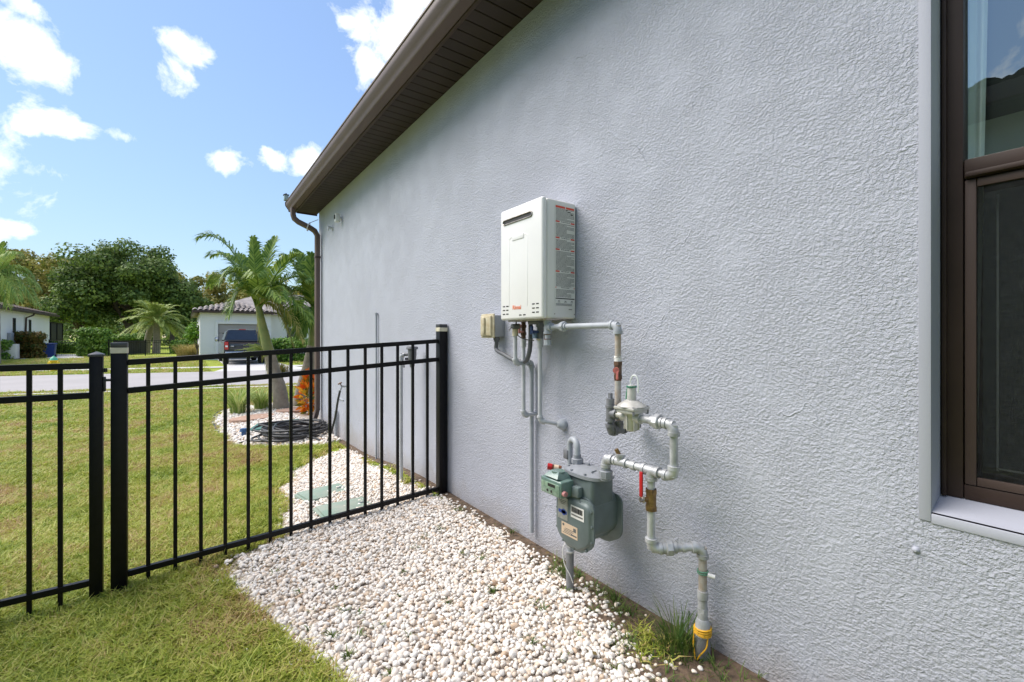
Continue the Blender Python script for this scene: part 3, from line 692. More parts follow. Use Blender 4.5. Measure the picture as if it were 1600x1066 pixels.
def spline(P, k=8):
    P = [Vector(p) for p in P]; Q = [P[0]*2-P[1]]+P+[P[-1]*2-P[-2]]; out = []
    for i in range(1, len(Q)-2):
        for j in range(k):
            u = j/k; a, b_, c_, d_ = Q[i-1], Q[i], Q[i+1], Q[i+2]
            out.append(.5*((2*b_)+(-a+c_)*u+(2*a-5*b_+4*c_-d_)*u*u+(-a+3*b_-3*c_+d_)*u**3))
    out.append(P[-1]); return out
t.tube(spline(cps), .0125, 12); tag(t.build('flexible_conduit', 'conduit_grey'), 'dark grey flexible conduit looping from the electrical box up into the heater', 'conduit')

# ---- water pipes under the heater
r = .0112
wp = thing('drain_pipe', 'grey painted pipe running from under the heater down the wall, longest vertical one', 'pipe', (-.03, 1.985, .08))
a = Vector((-.155, 1.965, 1.215)); c = Vector((-.155, 1.965, 1.036)); d = Vector((-.026, 1.985, 1.036)); e_ = Vector((-.026, 1.985, .076))
pipe(wp, a, c, r, 'pipe_white'); elbow(wp, a, c, d, r, 'pipe_white', .8); pipe(wp, c, d, r*1.1, 'pipe_paint'); elbow(wp, c, d, e_, r*1.1, 'pipe_paint', .9); pipe(wp, d, e_, r*1.15, 'pipe_paint')
t = MB(); t.cyl(a+Vector((0,0,-.03)), a+Vector((0,0,.008)), .0165); t.build('coupling', 'box_beige', wp)
t = MB(); t.cyl(a+Vector((0,0,.006)), a+Vector((0,0,.03)), .013, n=8); t.tube([a+Vector((-.022,0,.022)), a+Vector((.02,0,.022))], [.013,.016], 12); t.cyl(a+Vector((-.022,.0,.022)), a+Vector((-.035,.012,.0)), .004, n=6); t.build('drain_valve', 'dark_fitting', wp)
t = MB(); t.cyl(a+Vector((0,-.008,.03)), (a.x, a.y-.008, hz0), .004, n=8); t.build('stem', 'black_plastic', wp)
def waterpipe(px_, y_, x_, zbot, endpt, label, esc):
    th = thing('water_pipe', label, 'pipe', (x_, y_, zbot), 'water pipes under the heater')
    top = Vector((x_, y_, 1.160)); bt = Vector((x_, y_, zbot)); en = Vector(endpt)
    pipe(th, top, bt, r, 'pipe_white'); elbow(th, top, bt, en, r, 'pipe_white', .8); pipe(th, bt, en, r, 'pipe_white')
    t = MB().cyl(top+Vector((0,0,-.035)), top+Vector((0,0,.01)), .0158); t.build('coupling', 'pipe_white', th)
    if esc: MB().tube([en+Vector((.02,0,0)), en+Vector((-.004,.0,0)), en+Vector((-.024,.006,0)), en+Vector((-.03,.007,0))], [.030,.030,.018,.012], 20).build('escutcheon', 'pipe_paint', th)
    return th
w2 = waterpipe(818, 1.976, -.09, .745, (0.0, 1.976, .745), 'white grey water pipe with pink valve, ending in the wall behind it', False)
w3 = waterpipe(845, 1.808, -.11, .742, (-.012, 1.745, .722), 'white grey water pipe with blue valve, ending in a round wall plate', True)
# valves
p = Vector((-.09, 1.976, 1.17))
v = MB().cyl(p, p+Vector((0,0,.10)), .013, n=12).cyl(p+Vector((0,0,.02)), p+Vector((0,0,.035)), .018, n=6).cyl(p+Vector((0,0,.06)), p+Vector((0,0,.075)), .018, n=6).build('valve', 'brown_valve', w2)
MB().box(p+Vector((-.028,0,.055)), (.012,.014,.052), .004).box(p+Vector((-.024,-.018,.038)), (.010,.03,.010), .003).build('handle', 'pink_tag', v)
MB().tube(spline([p+Vector((-.03,.03,.06)), p+Vector((-.06,-.01,.03)), p+Vector((-.05,-.06,.0)), p+Vector((-.03,-.13,-.01))]), .0028, 6).build('cable', 'print_black', w2)
p = Vector((-.11, 1.808, 1.16))
v = MB().cyl(p, p+Vector((0,0,.11)), .0155, n=12).cyl(p+Vector((0,0,.025)), p+Vector((0,0,.04)), .021, n=6).cyl(p+Vector((0,0,.072)), p+Vector((0,0,.088)), .022, n=6).cyl(p+Vector((-.01,.0,.098)), p+Vector((-.055,.03,.098)), .014, n=12).build('valve', 'dark_fitting', w3)
MB().box(p+Vector((-.032,.03,.055)), (.013,.020,.045), .004).cyl(p+Vector((-.01,0,.045)), p+Vector((-.045,.01,.045)), .009, n=10).build('handle', 'blue_plastic', v)
MB().box(p+Vector((-.026,.010,.026)), (.020,.024,.030), .004).build('handle_hub', 'blue_grey', v)
MB().box(p+Vector((-.012,-.003,.006)), (.018,.02,.008), .002).build('tag', 'box_beige', w3)

# ---- gas line A (heater to regulator)
rA = .0133; offA = -.159
ga = thing('gas_pipe', 'grey gas pipe from the heater right then down through a rusty red handled valve', 'pipe', (offA, 1.243, .80))
zA = 1.228; yS = 1.66; yA = 1.243
T = Vector((offA, yS+.03, zA)); E = Vector((offA, yA, zA)); Bt = Vector((offA, yA, .795))
tee(ga, T, (0,0,1), (0,-1,0), rA, 'pipe_paint'); pipe(ga, T, T+Vector((0,0,.045)), rA, 'pipe_paint')
pipe(ga, T, E, rA, 'pipe_paint'); union(ga, (offA, 1.575, zA), (0,1,0), rA, 'pipe_paint'); elbow(ga, T, E, Bt, rA, 'pipe_paint')
pipe(ga, T, T+Vector((0,0,-.075)), rA*1.0, 'pipe_paint'); MB().cyl(T+Vector((0,0,-.06)), T+Vector((0,0,-.09)), .018, n=8).build('cap', 'pipe_paint', ga)
MB().cyl(T+Vector((0,0,-.035)), T+Vector((0,0,-.038)), .0155).cyl(T+Vector((0,0,-.058)), T+Vector((0,0,-.061)), .0185).build('ring', 'rust', ga)
zv0, zv1 = 1.052, 1.002   # union / valve
pipe(ga, E, (offA, yA, 1.075), rA*.98, 'rust_pipe'); MB().cyl((offA, yA, 1.203), (offA, yA, 1.190), rA*1.07).build('rust_collar', 'rust', ga)
MB().cyl((offA,yA,1.092), (offA,yA,1.072), rA*1.12, n=14).cyl((offA,yA,1.088), (offA+.004,yA+.004,1.096), rA*1.25, n=9).build('thread_tape', 'white_plastic', ga)
vv = MB().cyl((offA,yA,1.078), (offA,yA,1.008), .0155, n=8).cyl((offA,yA,1.078), (offA,yA,1.062), .0185, n=6).cyl((offA,yA,1.022), (offA,yA,1.006), .0185, n=6).cyl((offA,yA,1.043), (offA-.03,yA-.012,1.043), .009, n=10).build('valve', 'brown_valve', ga)
MB().cyl((offA-.024,yA-.012,1.043), (offA-.036,yA-.02,1.043), .0125, n=12).box((offA-.032,yA-.024,1.022), (.006,.012,.034), .003).build('handle', 'red_faded', vv)
pipe(ga, (offA, yA, 1.008), Bt, rA, 'rust_pipe'); MB().cyl((offA, yA, 1.007), (offA, yA, .999), rA*1.08).build('rust_collar', 'rust', ga)

# ---- gas line B: drip leg, regulator, loop to meter
rB = .0140; oB = -.205
gb = thing('gas_regulator', 'aluminium gas regulator with green ringed column and looped clear tube', 'regulator', (oB, 1.14, .80))
zR = .868; zL = .793
d1 = Vector((oB, 1.243, zL)); d0 = Vector((oB, 1.243, zR))
# fittings under the regulator
pipe(gb, Vector((oB, 1.243, zL)), Vector((-.03, 1.243, .800)), .016, 'dark_fitting')
elbow(gb, d0, d1, Vector((0, 1.243, .795)), rB*.95, 'dark_fitting', .8)
tee(gb, Vector((offA, 1.243, .797)), (1,0,0), (0,0,1), rB*1.05, 'dark_fitting')
MB().cyl((-.085,1.243,.800), (-.045,1.243,.800), .024, n=8).build('nut', 'dark_fitting', gb)
pipe(gb, d1, d0, rB*.85, 'dark_fitting')
tee(gb, d0, (0,0,1), (0,-1,0), rB*.95, 'dark_fitting')
MB().cyl(d0+Vector((0,0,.03)), d0+Vector((0,0,.060)), .0165, n=12).cyl(d0+Vector((0,0,.058)), d0+Vector((0,0,.082)), .009, n=4).build('plug', 'dark_fitting', gb)
ry = 1.135
pipe(gb, d0, Vector((oB, ry+.03, zR)), rB*.92, 'regulator_alu')
body = MB()
body.box((oB, ry, .905), (.098, .098, .012), .003); body.tube([(oB,ry,.912), (oB,ry,.922), (oB,ry,.934)], [.058,.046,.024], 8); body.box((oB, ry, .893), (.088,.088,.014), .003)
body.build('diaphragm_case', 'regulator_alu', gb)
body = MB(); body.tube([(oB,ry,.890), (oB,ry,.875), (oB,ry,.825), (oB,ry,.815)], [.036,.027,.025,.018], 16)
for k in range(6):
    a = k*math.pi/3; body.box((oB+.027*math.cos(a), ry+.027*math.sin(a), .852), (.006,.006,.065), .002)
body.cyl((oB, ry+.045, zR), (oB, ry-.045, zR), .021); body.build('valve_body', 'regulator_alu', gb)
body = MB(); body.tube([(oB,ry,.93), (oB,ry,.985), (oB,ry,.992)], [.018,.0165,.015], 18); body.build('spring_column', 'regulator_alu', gb)
MB().cyl((oB,ry,.984), (oB,ry,.989), .020, n=20).build('ring', 'green_ring', gb)
t = MB(); q = Vector((oB,ry,.99)); t.tube(spline([q+Vector((0,.002,0)), q+Vector((-.004,.002,.02)), q+Vector((-.004,-.010,.040)), q+Vector((0,-.026,.034)), q+Vector((.0,-.032,.0)), q+Vector((.0,-.030,-.025))]), .0030, 8); t.build('vent_tube', 'clear_tube', gb)
t = MB(); t.tube(spline([q+Vector((.0,.018,-.008)), q+Vector((.0,.024,-.03)), q+Vector((.0,.027,-.055))]), .003, 8); t.build('green_wire', 'green_wire', gb)
t = MB()
for sx in (-1, 1):
    for sy in (-1, 1): t.cyl((oB+sx*.042, ry+sy*.042, .914), (oB+sx*.042, ry+sy*.042, .882), .0045, n=6)
t.build('bolt', 'dark_fitting', gb)
yE = .949; Ec = Vector((oB, yE, zR)); Ed = Vector((oB, yE, .682)); zM = .682; yM = 1.268
pipe(gb, Vector((oB, ry-.03, zR)), Ec, rB, 'galv'); union(gb, (oB, 1.018, zR), (0,1,0), rB*1.05, 'galv'); elbow(gb, Vector((oB,ry,zR)), Ec, Ed, rB, 'galv')
pipe(gb, Ec, Ed, rB, 'galv'); 
Em = Vector((oB, yM, zM)); elbow(gb, Ec, Ed, Em, rB, 'galv'); 
gc = thing('gas_manifold', 'galvanised gas pipe from the meter top with red lever valve down into the ground', 'pipe', (oB, 1.036, .35))
pipe(gc, Ed+Vector((0,.035,0)), Em, rB, 'galv'); yT = 1.045
tee(gc, (oB, yT, zM), (0,1,0), (0,0,-1), rB, 'galv')
tee(gc, (oB, 1.19, zM), (0,1,0), (0,0,1), rB*.9, 'galv', 'test_tee')
MB().cyl((oB, 1.19, zM+.018), (oB-.012, 1.202, zM+.05), .0085, n=8).build('test_plug', 'brass', gc)
MB().cyl((oB,1.135,zM), (oB,1.115,zM), rB*1.25, n=16).build('coupling', 'galv', gc)
elbow(gc, Ed, Em, Em+Vector((0,0,-.1)), rB, 'galv'); 
pipe(gc, Em, Em+Vector((0,0,-.055)), rB, 'galv')
union(gc, Em+Vector((0,0,-.062)), (0,0,1), rB*1.05, 'meter_grey')
# down leg with brass valve
q = Vector((oB, yT, zM)); lo = Vector((oB, yT, .392)); rs = Vector((-.062, .925, .405)); 
pipe(gc, q, lo, rB*1.02, 'galv')
bv = MB().cyl((oB,yT,.615), (oB,yT,.535), .0185, n=14).cyl((oB,yT,.615), (oB,yT,.598), .0215, n=6).cyl((oB,yT,.552), (oB,yT,.535), .0215, n=6).cyl((oB,yT,.577), (oB-.03,yT+.012,.577), .009, n=8).build('ball_valve', 'brass', gc)
hl = MB().box((oB-.032, yT+.020, .632), (.007,.015,.094), .003).build('lever', 'red_plastic', bv)
MB().box((oB-.032, yT+.014, .578), (.006,.02,.022), .002).cyl((oB-.028, yT+.012, .577), (oB-.042,yT+.018,.577), .009, n=8).build('lever_hub', 'steel', bv)
elbow(gc, q, lo, rs, rB*1.02, 'galv')
pipe(gc, lo, rs, rB, 'galv')
dd = (rs-lo).normalized(); union(gc, lo.lerp(rs, .36), dd, rB*1.08, 'galv'); MB().cyl(lo.lerp(rs,.60), lo.lerp(rs,.66), rB*1.25).build('coupling', 'galv', gc)
gd = Vector((-.062, .925, -.02)); elbow(gc, lo, rs, gd, rB*1.0, 'galv')
pipe(gc, rs, (rs.x, rs.y, .155), rB*1.05, 'rust_pipe')
MB().cyl((rs.x,rs.y,.245), (rs.x,rs.y,.215), .0200, n=12).cyl((rs.x,rs.y,.212), (rs.x,rs.y,.175), .0170, n=12).cyl((rs.x,rs.y,.182), (rs.x,rs.y,.168), .0195, n=6).cyl((rs.x,rs.y,.168), (rs.x,rs.y,.13), .018, n=12).build('adapter', 'galv', gc)
MB().tube([(rs.x,rs.y,.142),(rs.x,rs.y,.128),(rs.x,rs.y,.08)], [.020,.0255,.0265], 20).build('transition', 'galv', gc)
MB().cyl((rs.x,rs.y,.088), (rs.x,rs.y,-.05), .0265, n=20).build('sleeve', 'sleeve_grey', gc)
MB().cyl((rs.x,rs.y,.085), (rs.x,rs.y,.082), .0275, n=20).build('white_ring', 'white_plastic', gc)
t = MB()
for k in range(4): t.tube([(rs.x+.029*math.cos(a_*.5236), rs.y+.029*math.sin(a_*.5236), .090+k*.0065+.002*math.sin(a_*.5236+k)) for a_ in range(13)], .0034, 6, False)
t.tube(spline([(rs.x-.02,rs.y+.022,.09), (rs.x-.028,rs.y+.020,.05), (rs.x-.032,rs.y+.012,.015), (rs.x-.037,rs.y+.004,-.01), (rs.x-.05,rs.y-.005,-.04), (rs.x-.075,rs.y-.01,-.045)]), .0026, 6)
t.tube(spline([(rs.x-.010,rs.y-.026,.09), (rs.x-.020,rs.y-.026,.055), (rs.x-.034,rs.y-.010,.025), (rs.x-.037,rs.y+.002,-.0)]), .0026, 6)
t.build('tracer_wire', 'yellow', gc)
t = MB(); p = Vector((rs.x, rs.y, .310))
for dz in (0, .008): t.tube([(p.x+.0185*math.cos(a_*.5236), p.y+.0185*math.sin(a_*.5236), p.z+dz) for a_ in range(13)], .0022, 6, False)
t.build('tie_wire', 'green_wire', gc); MB().cyl(p+Vector((.0,-.02,.0)), p+Vector((.01,-.042,-.002)), .0075, n=10).build('clamp_screw', 'white_plastic', gc)

# ---- gas meter
my0, my1 = 1.288, 1.510; mz0, mz1 = .268, .575
gm = thing('gas_meter', 'grey green gas meter with index box and stickers beside the wall', 'gas meter', (-.17, 1.40, mz0))
def meter_outline(y0, y1, z0_, z1_, n=10):
    cy_ = (y0+y1)/2; hw = (y1-y0)/2; P = []
    rt = .035; rb = .062
    def arc(cx, cz, r_, a0, a1):
        for i in range(n+1): a = R(a0+(a1-a0)*i/n); P.append((cx+r_*math.cos(a), cz+r_*math.sin(a)))
    arc(y1-rt, z1_-rt, rt, 0, 90); arc(y0+rt, z1_-rt, rt, 90, 180); arc(y0+rb, z0_+rb+.018, rb, 180, 245); arc(cy_, z0_+.22, .22, 258, 282); arc(y1-rb, z0_+rb+.018, rb, 295, 360)
    return P
def lens(name, y0, y1, z0_, z1_, x0, x1, m, parent, bulge):
    O = meter_outline(y0, y1, z0_, z1_); cy_ = (y0+y1)/2; cz_ = (z0_+z1_)/2; mb = MB(); n = len(O)
    rings = []
    def ring(s, x): rings.append([(x, cy_+(q[0]-cy_)*s, cz_+(q[1]-cz_)*s) for q in O])
    sgn = 1 if x1 > x0 else -1
    ring(1.0, x0); ring(1.03, x0+sgn*.002); ring(1.03, x0+sgn*.009); ring(.97, x0+sgn*.011); ring(.93, x0+sgn*.013); ring(.90, x0+sgn*(.013+bulge*.6)); ring(.84, x0+sgn*(.013+bulge)); 
    vs = [v for r_ in rings for v in r_]; fs = []
    for i in range(len(rings)-1):
        for k in range(n): fs.append((i*n+k, i*n+(k+1) % n, (i+1)*n+(k+1) % n, (i+1)*n+k))
    fs.append(tuple(range(n))[::-1]); fs.append(tuple((len(rings)-1)*n+k for k in range(n)))
    mb.add(vs, fs); return mb.build(name, m, parent)
# core body between the covers
t = MB(); O = meter_outline(my0+.02, my1-.02, mz0+.035, .50); t.prism(O, 0, -.245, -.085); t.build('body', 'meter_green', gm)
t = MB(); t.box((-.172, 1.399, .52), (.135, .180, .13), .018, 3); t.build('neck', 'meter_green', gm)
fc = lens('front_cover', my0, my1, mz0, .492, -.248, -.30, 'meter_green', gm, .010)
bc = lens('back_cover', my0-.004, my1, mz0+.005, .492, -.092, -.03, 'meter_green', gm, .012)
def lens_fix(): pass
# top casting
t = MB(); P = []
for i in range(32):
    a = 2*math.pi*i/32; P.append((-.172+.080*math.copysign(abs(math.cos(a))**.75, math.cos(a)), 1.397+.118*math.copysign(abs(math.sin(a))**.75, math.sin(a))))
t.prism(P, 2, .578, .592); P2 = [(-.172+(p_[0]+.172)*.88, 1.397+(p_[1]-1.397)*.88) for p_ in P]; P3 = [(-.172+(p_[0]+.172)*.55, 1.397+(p_[1]-1.397)*.6) for p_ in P]
n = len(P); t.add([(p_[0], p_[1], .592) for p_ in P2]+[(p_[0], p_[1], .606) for p_ in P3], [(i, (i+1) % n, n+(i+1) % n, n+i) for i in range(n)]+[tuple(range(n, 2*n))])
top = t.build('top_casting', 'meter_grey', gm)
t = MB()
for i in range(8):
    a = 2*math.pi*(i+.5)/8; t.cyl((-.172+.070*math.cos(a), 1.397+.106*math.sin(a), .590), (-.172+.070*math.cos(a), 1.397+.106*math.sin(a), .600), .006, n=6)
t.box((-.20, 1.34, .606), (.03,.008,.010), .002); t.cyl((-.15,1.42,.60), (-.15,1.42,.616), .007, n=8)
t.build('bolt', 'meter_grey', gm)
t = MB()
for (yy_, zz_) in ((1.297,.46),(1.293,.40),(1.295,.335),(1.325,.290),(1.40,.272),(1.465,.286),(1.503,.335),(1.503,.42),(1.49,.472),(1.36,.484)):
    t.cyl((-.252, yy_, zz_), (-.264, yy_, zz_), .0058, n=6)
t.build('cover_bolt', 'meter_green', gm)
t = MB(); t.cyl((oB, yM, .59), (oB, yM, .625), .0215, n=12).tube([(oB,yM,.597),(oB,yM,.600),(oB,yM,.618),(oB,yM,.621)], [.024,.027,.027,.024], 8); t.build('outlet_nut', 'meter_grey', gm)
inY = 1.475; inx = -.165
t = MB(); t.cyl((inx, inY, .595), (inx, inY, .645), .0175, n=12).tube([(inx,inY,.604),(inx,inY,.607),(inx,inY,.626),(inx,inY,.629)], [.024,.027,.027,.024], 8); t.build('inlet_nut', 'meter_grey', gm)
# index box
t = MB(); t.box((-.292, 1.470, .530), (.075, .135, .070), .007, 3); t.tube([(-.286,1.470,.562),(-.282,1.470,.578),(-.28,1.47,.592)], [.062,.050,.034], 4); t.cyl((-.285,1.47,.57),(-.285,1.47,.594),.030,n=18); idx_ = t.build('index_box', 'index_green', gm)
t = MB(); t.box((-.3305, 1.472, .525), (.003, .118, .050), .0012); t.build('index_window', 'index_face', idx_)
t = MB(); t.box((-.3325, 1.462, .540), (.0015, .045, .012)); t.cyl((-.3315,1.488,.514),(-.333,1.488,.514),.006,n=12); t.cyl((-.3315,1.462,.514),(-.333,1.462,.514),.006,n=12); t.build('dial', 'dark_slot', idx_)
t = MB(); t.cyl((-.315, 1.405, .518), (-.315, 1.388, .518), .011); t.build('seal', 'pink_tag', idx_)
t = MB(); t.box((-.255, 1.385, .520), (.03,.045,.045), .006); t.build('index_bracket', 'meter_green', gm)
# stickers
fxm = -.2725
def plate(y, z, dy, dz, m, name, parent): return MB().box((fxm, y, z), (.0012, dy, dz), 0).build(name, m, parent, smooth=False)
s1 = plate(1.455, .432, .062, .096, 'plate_silver', 'maker_plate', fc)
MB().box((fxm-.001, 1.455, .417), (.0008, .052, .014)).cyl((fxm-.0005,1.448,.417),(fxm-.0014,1.448,.417),.014,n=14).build('blue_print', 'print_blue', s1)
t = MB()
for i in range(3): t.box((fxm-.001, 1.455, .466-.007*i), (.0008, .045-.01*i, .0028))
t.build('small_print', 'print_grey', s1)
s2 = plate(1.365, .437, .078, .052, 'sticker', 'barcode_sticker', fc)
t = MB(); y = 1.398
while y > 1.333:
    w_ = random.choice([.0009, .0014, .0022]); t.box((fxm-.001, y, .446), (.0008, w_, .022)); y -= w_+random.choice([.0009, .0014])
for i in range(11): t.box((fxm-.001, 1.397-i*.0062, .424), (.0008, .0042, .006))
t.build('barcode_print', 'print_black', s2)
s3 = plate(1.413, .348, .098, .052, 'sticker_peach', 'notice_sticker', fc)
t = MB(); t.cyl((fxm-.0005,1.450,.364),(fxm-.0014,1.450,.364),.006,n=10); t.box((fxm-.001,1.380,.358),(.0008,.016,.016)); 
for i in range(4): t.box((fxm-.001, 1.413+.004*i, .351-.0065*i), (.0008, .05+.01*(i % 2), .0022))
t.box((fxm-.001,1.385,.334),(.0008,.034,.006)); t.build('notice_print', 'print_grey', s3)
# riser under / behind the meter, looping over into the inlet
gs = thing('gas_service_riser', 'grey riser pipe coming up out of the gravel left of the meter and looping over', 'pipe', (-.15, 1.54, -.05))
top_ = .735; cx0 = Vector((-.150, 1.540, 0)); cx1 = Vector((inx, inY, 0)); ctr = (cx0+cx1)/2; hv = (cx1-cx0)/2
pts = [Vector((-.150,1.540,-.06)), Vector((-.150,1.540,.25)), Vector((-.150,1.540,.60)), Vector((-.150,1.540,.672))]
for i in range(1, 10): a = math.pi*i/10; pts.append(Vector((ctr.x-hv.x*math.cos(a), ctr.y-hv.y*math.cos(a), .672+.034*math.sin(a))))
pts += [Vector((inx,inY,.672)), Vector((inx,inY,.62))]
MB().tube(pts, .0140, 14).build('pipe', 'pipe_paint', gs)
MB().cyl((-.150,1.540,-.06), (-.150,1.540,.175), .0185, n=18).build('sleeve', 'sleeve_grey', gs)
t = MB(); t.cyl((-.15,1.54,.20), (-.15,1.54,.225), .020, n=6).cyl((-.15,1.54,.172), (-.15,1.54,.180), .0215, n=16); t.build('coupling', 'galv', gs)
t = MB(); t.tube(spline([(-.165,1.555,.215), (-.178,1.56,.18), (-.176,1.548,.12), (-.165,1.522,.075), (-.155,1.515,.04)]), .0024, 6); t.build('tracer_wire', 'white_plastic', gs)
MB().box((-.155,1.552,.63), (.028,.03,.045), .005).build('stop_valve', 'dark_fitting', gs)
MB().cyl((-.19,1.555,.565), (-.222,1.584,.572), .013, n=10).build('pressure_test_port', 'rust', gs)
MB().cyl((-.222,1.584,.572), (-.238,1.598,.575), .0150, n=10).build('red_cap', 'red_plastic', gs)
MB().cyl((-.200,1.564,.567), (-.216,1.578,.570), .0142, n=10).build('copper_band', 'sticker_peach', gs)

# thin conduit and backflow preventer near the fence
t = MB(); t.cyl((-.018, 4.58, -.2), (-.018, 4.58, 1.41), .010, n=10); t.cyl((-.018,4.58,1.405), (-.018,4.58,1.43), .015, n=8)
tag(t.build('wall_conduit', 'pipe_paint'), 'thin grey conduit on the wall left of the backflow preventer', 'conduit')
vb = thing('backflow_preventer', 'dark bronze sprinkler backflow preventer on two pale pipes behind the fence', 'valve', (-.12, 3.55, -.1))
a1 = W(627, 549, .17); a2 = W(644, 549, .10)
pipe(vb, (a1.x, a1.y, -.12), (a1.x, a1.y, 1.02), .0145, 'pipe_white'); elbow(vb, (a1.x,a1.y,.9), (a1.x,a1.y,1.03), (a2.x,a2.y,1.03), .012, 'galv', .7)
MB().cyl((a1.x,a1.y,.985), (a1.x,a1.y,1.01), .019).build('coupling', 'pipe_white', vb)
pipe(vb, (a1.x,a1.y,1.035), (a2.x,a2.y,1.035), .013, 'dark_fitting')
pipe(vb, (a2.x, a2.y, -.1), (a2.x, a2.y, .95), .0115, 'pipe_white')
t = MB(); t.tube([(a2.x,a2.y,.93),(a2.x,a2.y,.96),(a2.x,a2.y,.99),(a2.x,a2.y,1.03),(a2.x,a2.y,1.075),(a2.x,a2.y,1.08)], [.018,.022,.030,.036,.036,.030], 14); t.build('body', 'dark_fitting', vb)
t = MB(); t.tube([(a2.x,a2.y,1.078),(a2.x,a2.y,1.084),(a2.x,a2.y,1.098),(a2.x,a2.y,1.104)], [.044,.050,.046,.036], 16); t.build('bonnet', 'dark_fitting', vb)
t = MB(); t.box((a2.x-.04,a2.y+.02,.975), (.012,.035,.010), .003); t.box((a2.x-.05,a2.y+.05,.955), (.008,.012,.06), .003); t.cyl((a2.x,a2.y,1.0),(a2.x-.05,a2.y+.03,1.0),.010,n=8); t.build('handle', 'black_plastic', vb)
# hose bib, hose
hb = thing('hose_bib', 'small brass garden tap on the wall above the coiled hose', 'tap', W(534, 604, .05))
p = W(534, 604, .06)
t = MB(); t.cyl((0, p.y, p.z), p, .013, n=10); t.cyl(p, p+Vector((-.02,0,-.05)), .012, n=10); t.build('spout', 'galv', hb)
t = MB(); t.cyl(p, p+Vector((-.02,0,.035)), .006, n=8); t.cyl(p+Vector((-.02,0,.035)), p+Vector((-.025,0,.045)), .026, n=8); t.build('tap_handle', 'brown_valve', hb)
up = W(525, 645, .03); hb2 = thing('wall_outlet_pipe', 'short pale pipe standing at the wall foot below the tap', 'pipe', (up.x, up.y, -.2))
pipe(hb2, (up.x, up.y, -.30), (up.x, up.y, .22), .022, 'pipe_paint'); MB().box((0.0, up.y-.1, .38), (.02,.30,.012), .003).build('ledge', 'pipe_paint', hb2)
hs_ = thing('garden_hose', 'black garden hose coiled on the white stones beside the downspout', 'hose', Gp(458, 684))
hc = Gp(458, 684); coil = []
for i in range(0, 240):
    a = i*.30; rr = .36+.09*math.sin(i*.137)+.05*math.sin(i*.71); coil.append(Vector((hc.x+rr*math.cos(a), hc.y+rr*math.sin(a), hc.z+.045+.00055*i+.012*math.sin(i*.53))))
MB().tube(coil, .0135, 7).build('coil', 'hose', hs_)
e0 = p+Vector((-.02,0,-.05)); e1 = coil[-1]
MB().tube(spline([e0, e0+Vector((-.02,.02,-.12)), Vector((-.12, p.y+.12, .12)), Vector((-.2, p.y+.2, -.15)), Vector((-.3, p.y+.35, gz(-.3,p.y+.35)+.06)), e1]), .0135, 7).build('lead', 'hose', hs_)
e2 = coil[0]; q1 = Gp(395, 692)+Vector((0,0,.03)); q2 = Gp(374, 696)+Vector((0,0,.03))
MB().tube(spline([e2, (e2+q1)/2+Vector((0,-.25,.02)), q1, q2]), .013, 7).build('tail', 'hose', hs_)
hp = Gp(428, 672)+Vector((0,0,.06))
t = MB(); t.prism([(-.32,-.10),(.30,-.16),(.34,.08),(-.26,.12)], 2, 0, .03)
rr_ = Matrix.Translation(hp) @ Euler((.25, -.12, -.5)).to_matrix().to_4x4(); t.v = [tuple(rr_ @ Vector(v)) for v in t.v]
tag(t.build('green_hanger', 'teal'), 'dark teal plastic hose holder lying under the coiled hose', 'hose holder')
bp = Gp(381, 683)+Vector((0,0,.05)); t = MB(); t.cyl(bp-Vector((0,0,.05)), bp+Vector((0,0,.03)), .03); t.cyl(bp+Vector((0,0,.03)), bp+Vector((0,0,.07)), .055, .045, 14)
tag(t.build('sprinkler_cap', 'blue_cap'), 'small round blue cap standing in the white stones left of the hose', 'sprinkler')

# ------------------------------------------------------------------ fence and gate
FY = 3.06
fp = thing('metal_fence', 'black metal fence panel of fifteen pickets meeting the grey wall', 'fence', (-.96, FY, -.1))
def zl(x, a, b_): s = (-.044-x)/1.84; return a+(b_-a)*s
def rail(parent, x0, x1, za, zb__, name, h=.028, d=.028):
    t = MB(); vs = []
    for x, z in ((x0, za), (x1, zb__)):
        vs += [(x, FY-d/2, z-h/2), (x, FY+d/2, z-h/2), (x, FY+d/2, z+h/2), (x, FY-d/2, z+h/2)]
    b = bmesh.new(); bv_ = [b.verts.new(v) for v in vs]
    for f in ((0,1,2,3),(7,6,5,4),(0,4,5,1),(1,5,6,2),(2,6,7,3),(3,7,4,0)): b.faces.new([bv_[i] for i in f])
    bmesh.ops.bevel(b, geom=list(b.edges), offset=.002, segments=1, affect='EDGES'); t.bm(b)
    return t.build(name, 'fence_black', parent)
xa, xb = -.044-.033, -1.884+.033
rails = {'top_rail': (1.150, 1.045), 'middle_rail': (1.013, .898), 'bottom_rail': (.038, -.052)}
for nme, (za, zb__) in rails.items(): rail(fp, xa, xb, zl(xa, za, zb__), zl(xb, za, zb__), nme, .030)
def picket(parent, x, z0_, z1_): MB().box((x, FY, (z0_+z1_)/2), (.018, .0175, z1_-z0_), .0015, 1).build('picket', 'fence_black', parent)
for i in range(1, 16):
    x = -.044-.115*i; picket(fp, x, zl(x, .038, -.052)-.078, zl(x, 1.150, 1.045)-.012)
def post(parent, x, z0_, z1_, band, name='post', w_=.064):
    if band: pz = z1_-.024
    else: pz = z1_
    o_ = MB().box((x, FY, (z0_+z1_)/2), (w_, w_, z1_-z0_), .003, 2).build(name, 'fence_black', parent)
    if band:
        MB().box((x, FY, z1_-.036), (w_+.003, w_+.003, .029), .001, 1).build('light_band', 'band', o_)
        MB().box((x, FY, z1_-.008), (w_+.002, w_+.002, .024), .003, 2).build('cap', 'cap_grey', o_)
    return o_
post(fp, -.044+.002, gz(-.05, FY)-.1, 1.272, True); post(fp, -1.884, gz(-1.88, FY)-.12, 1.146, True)
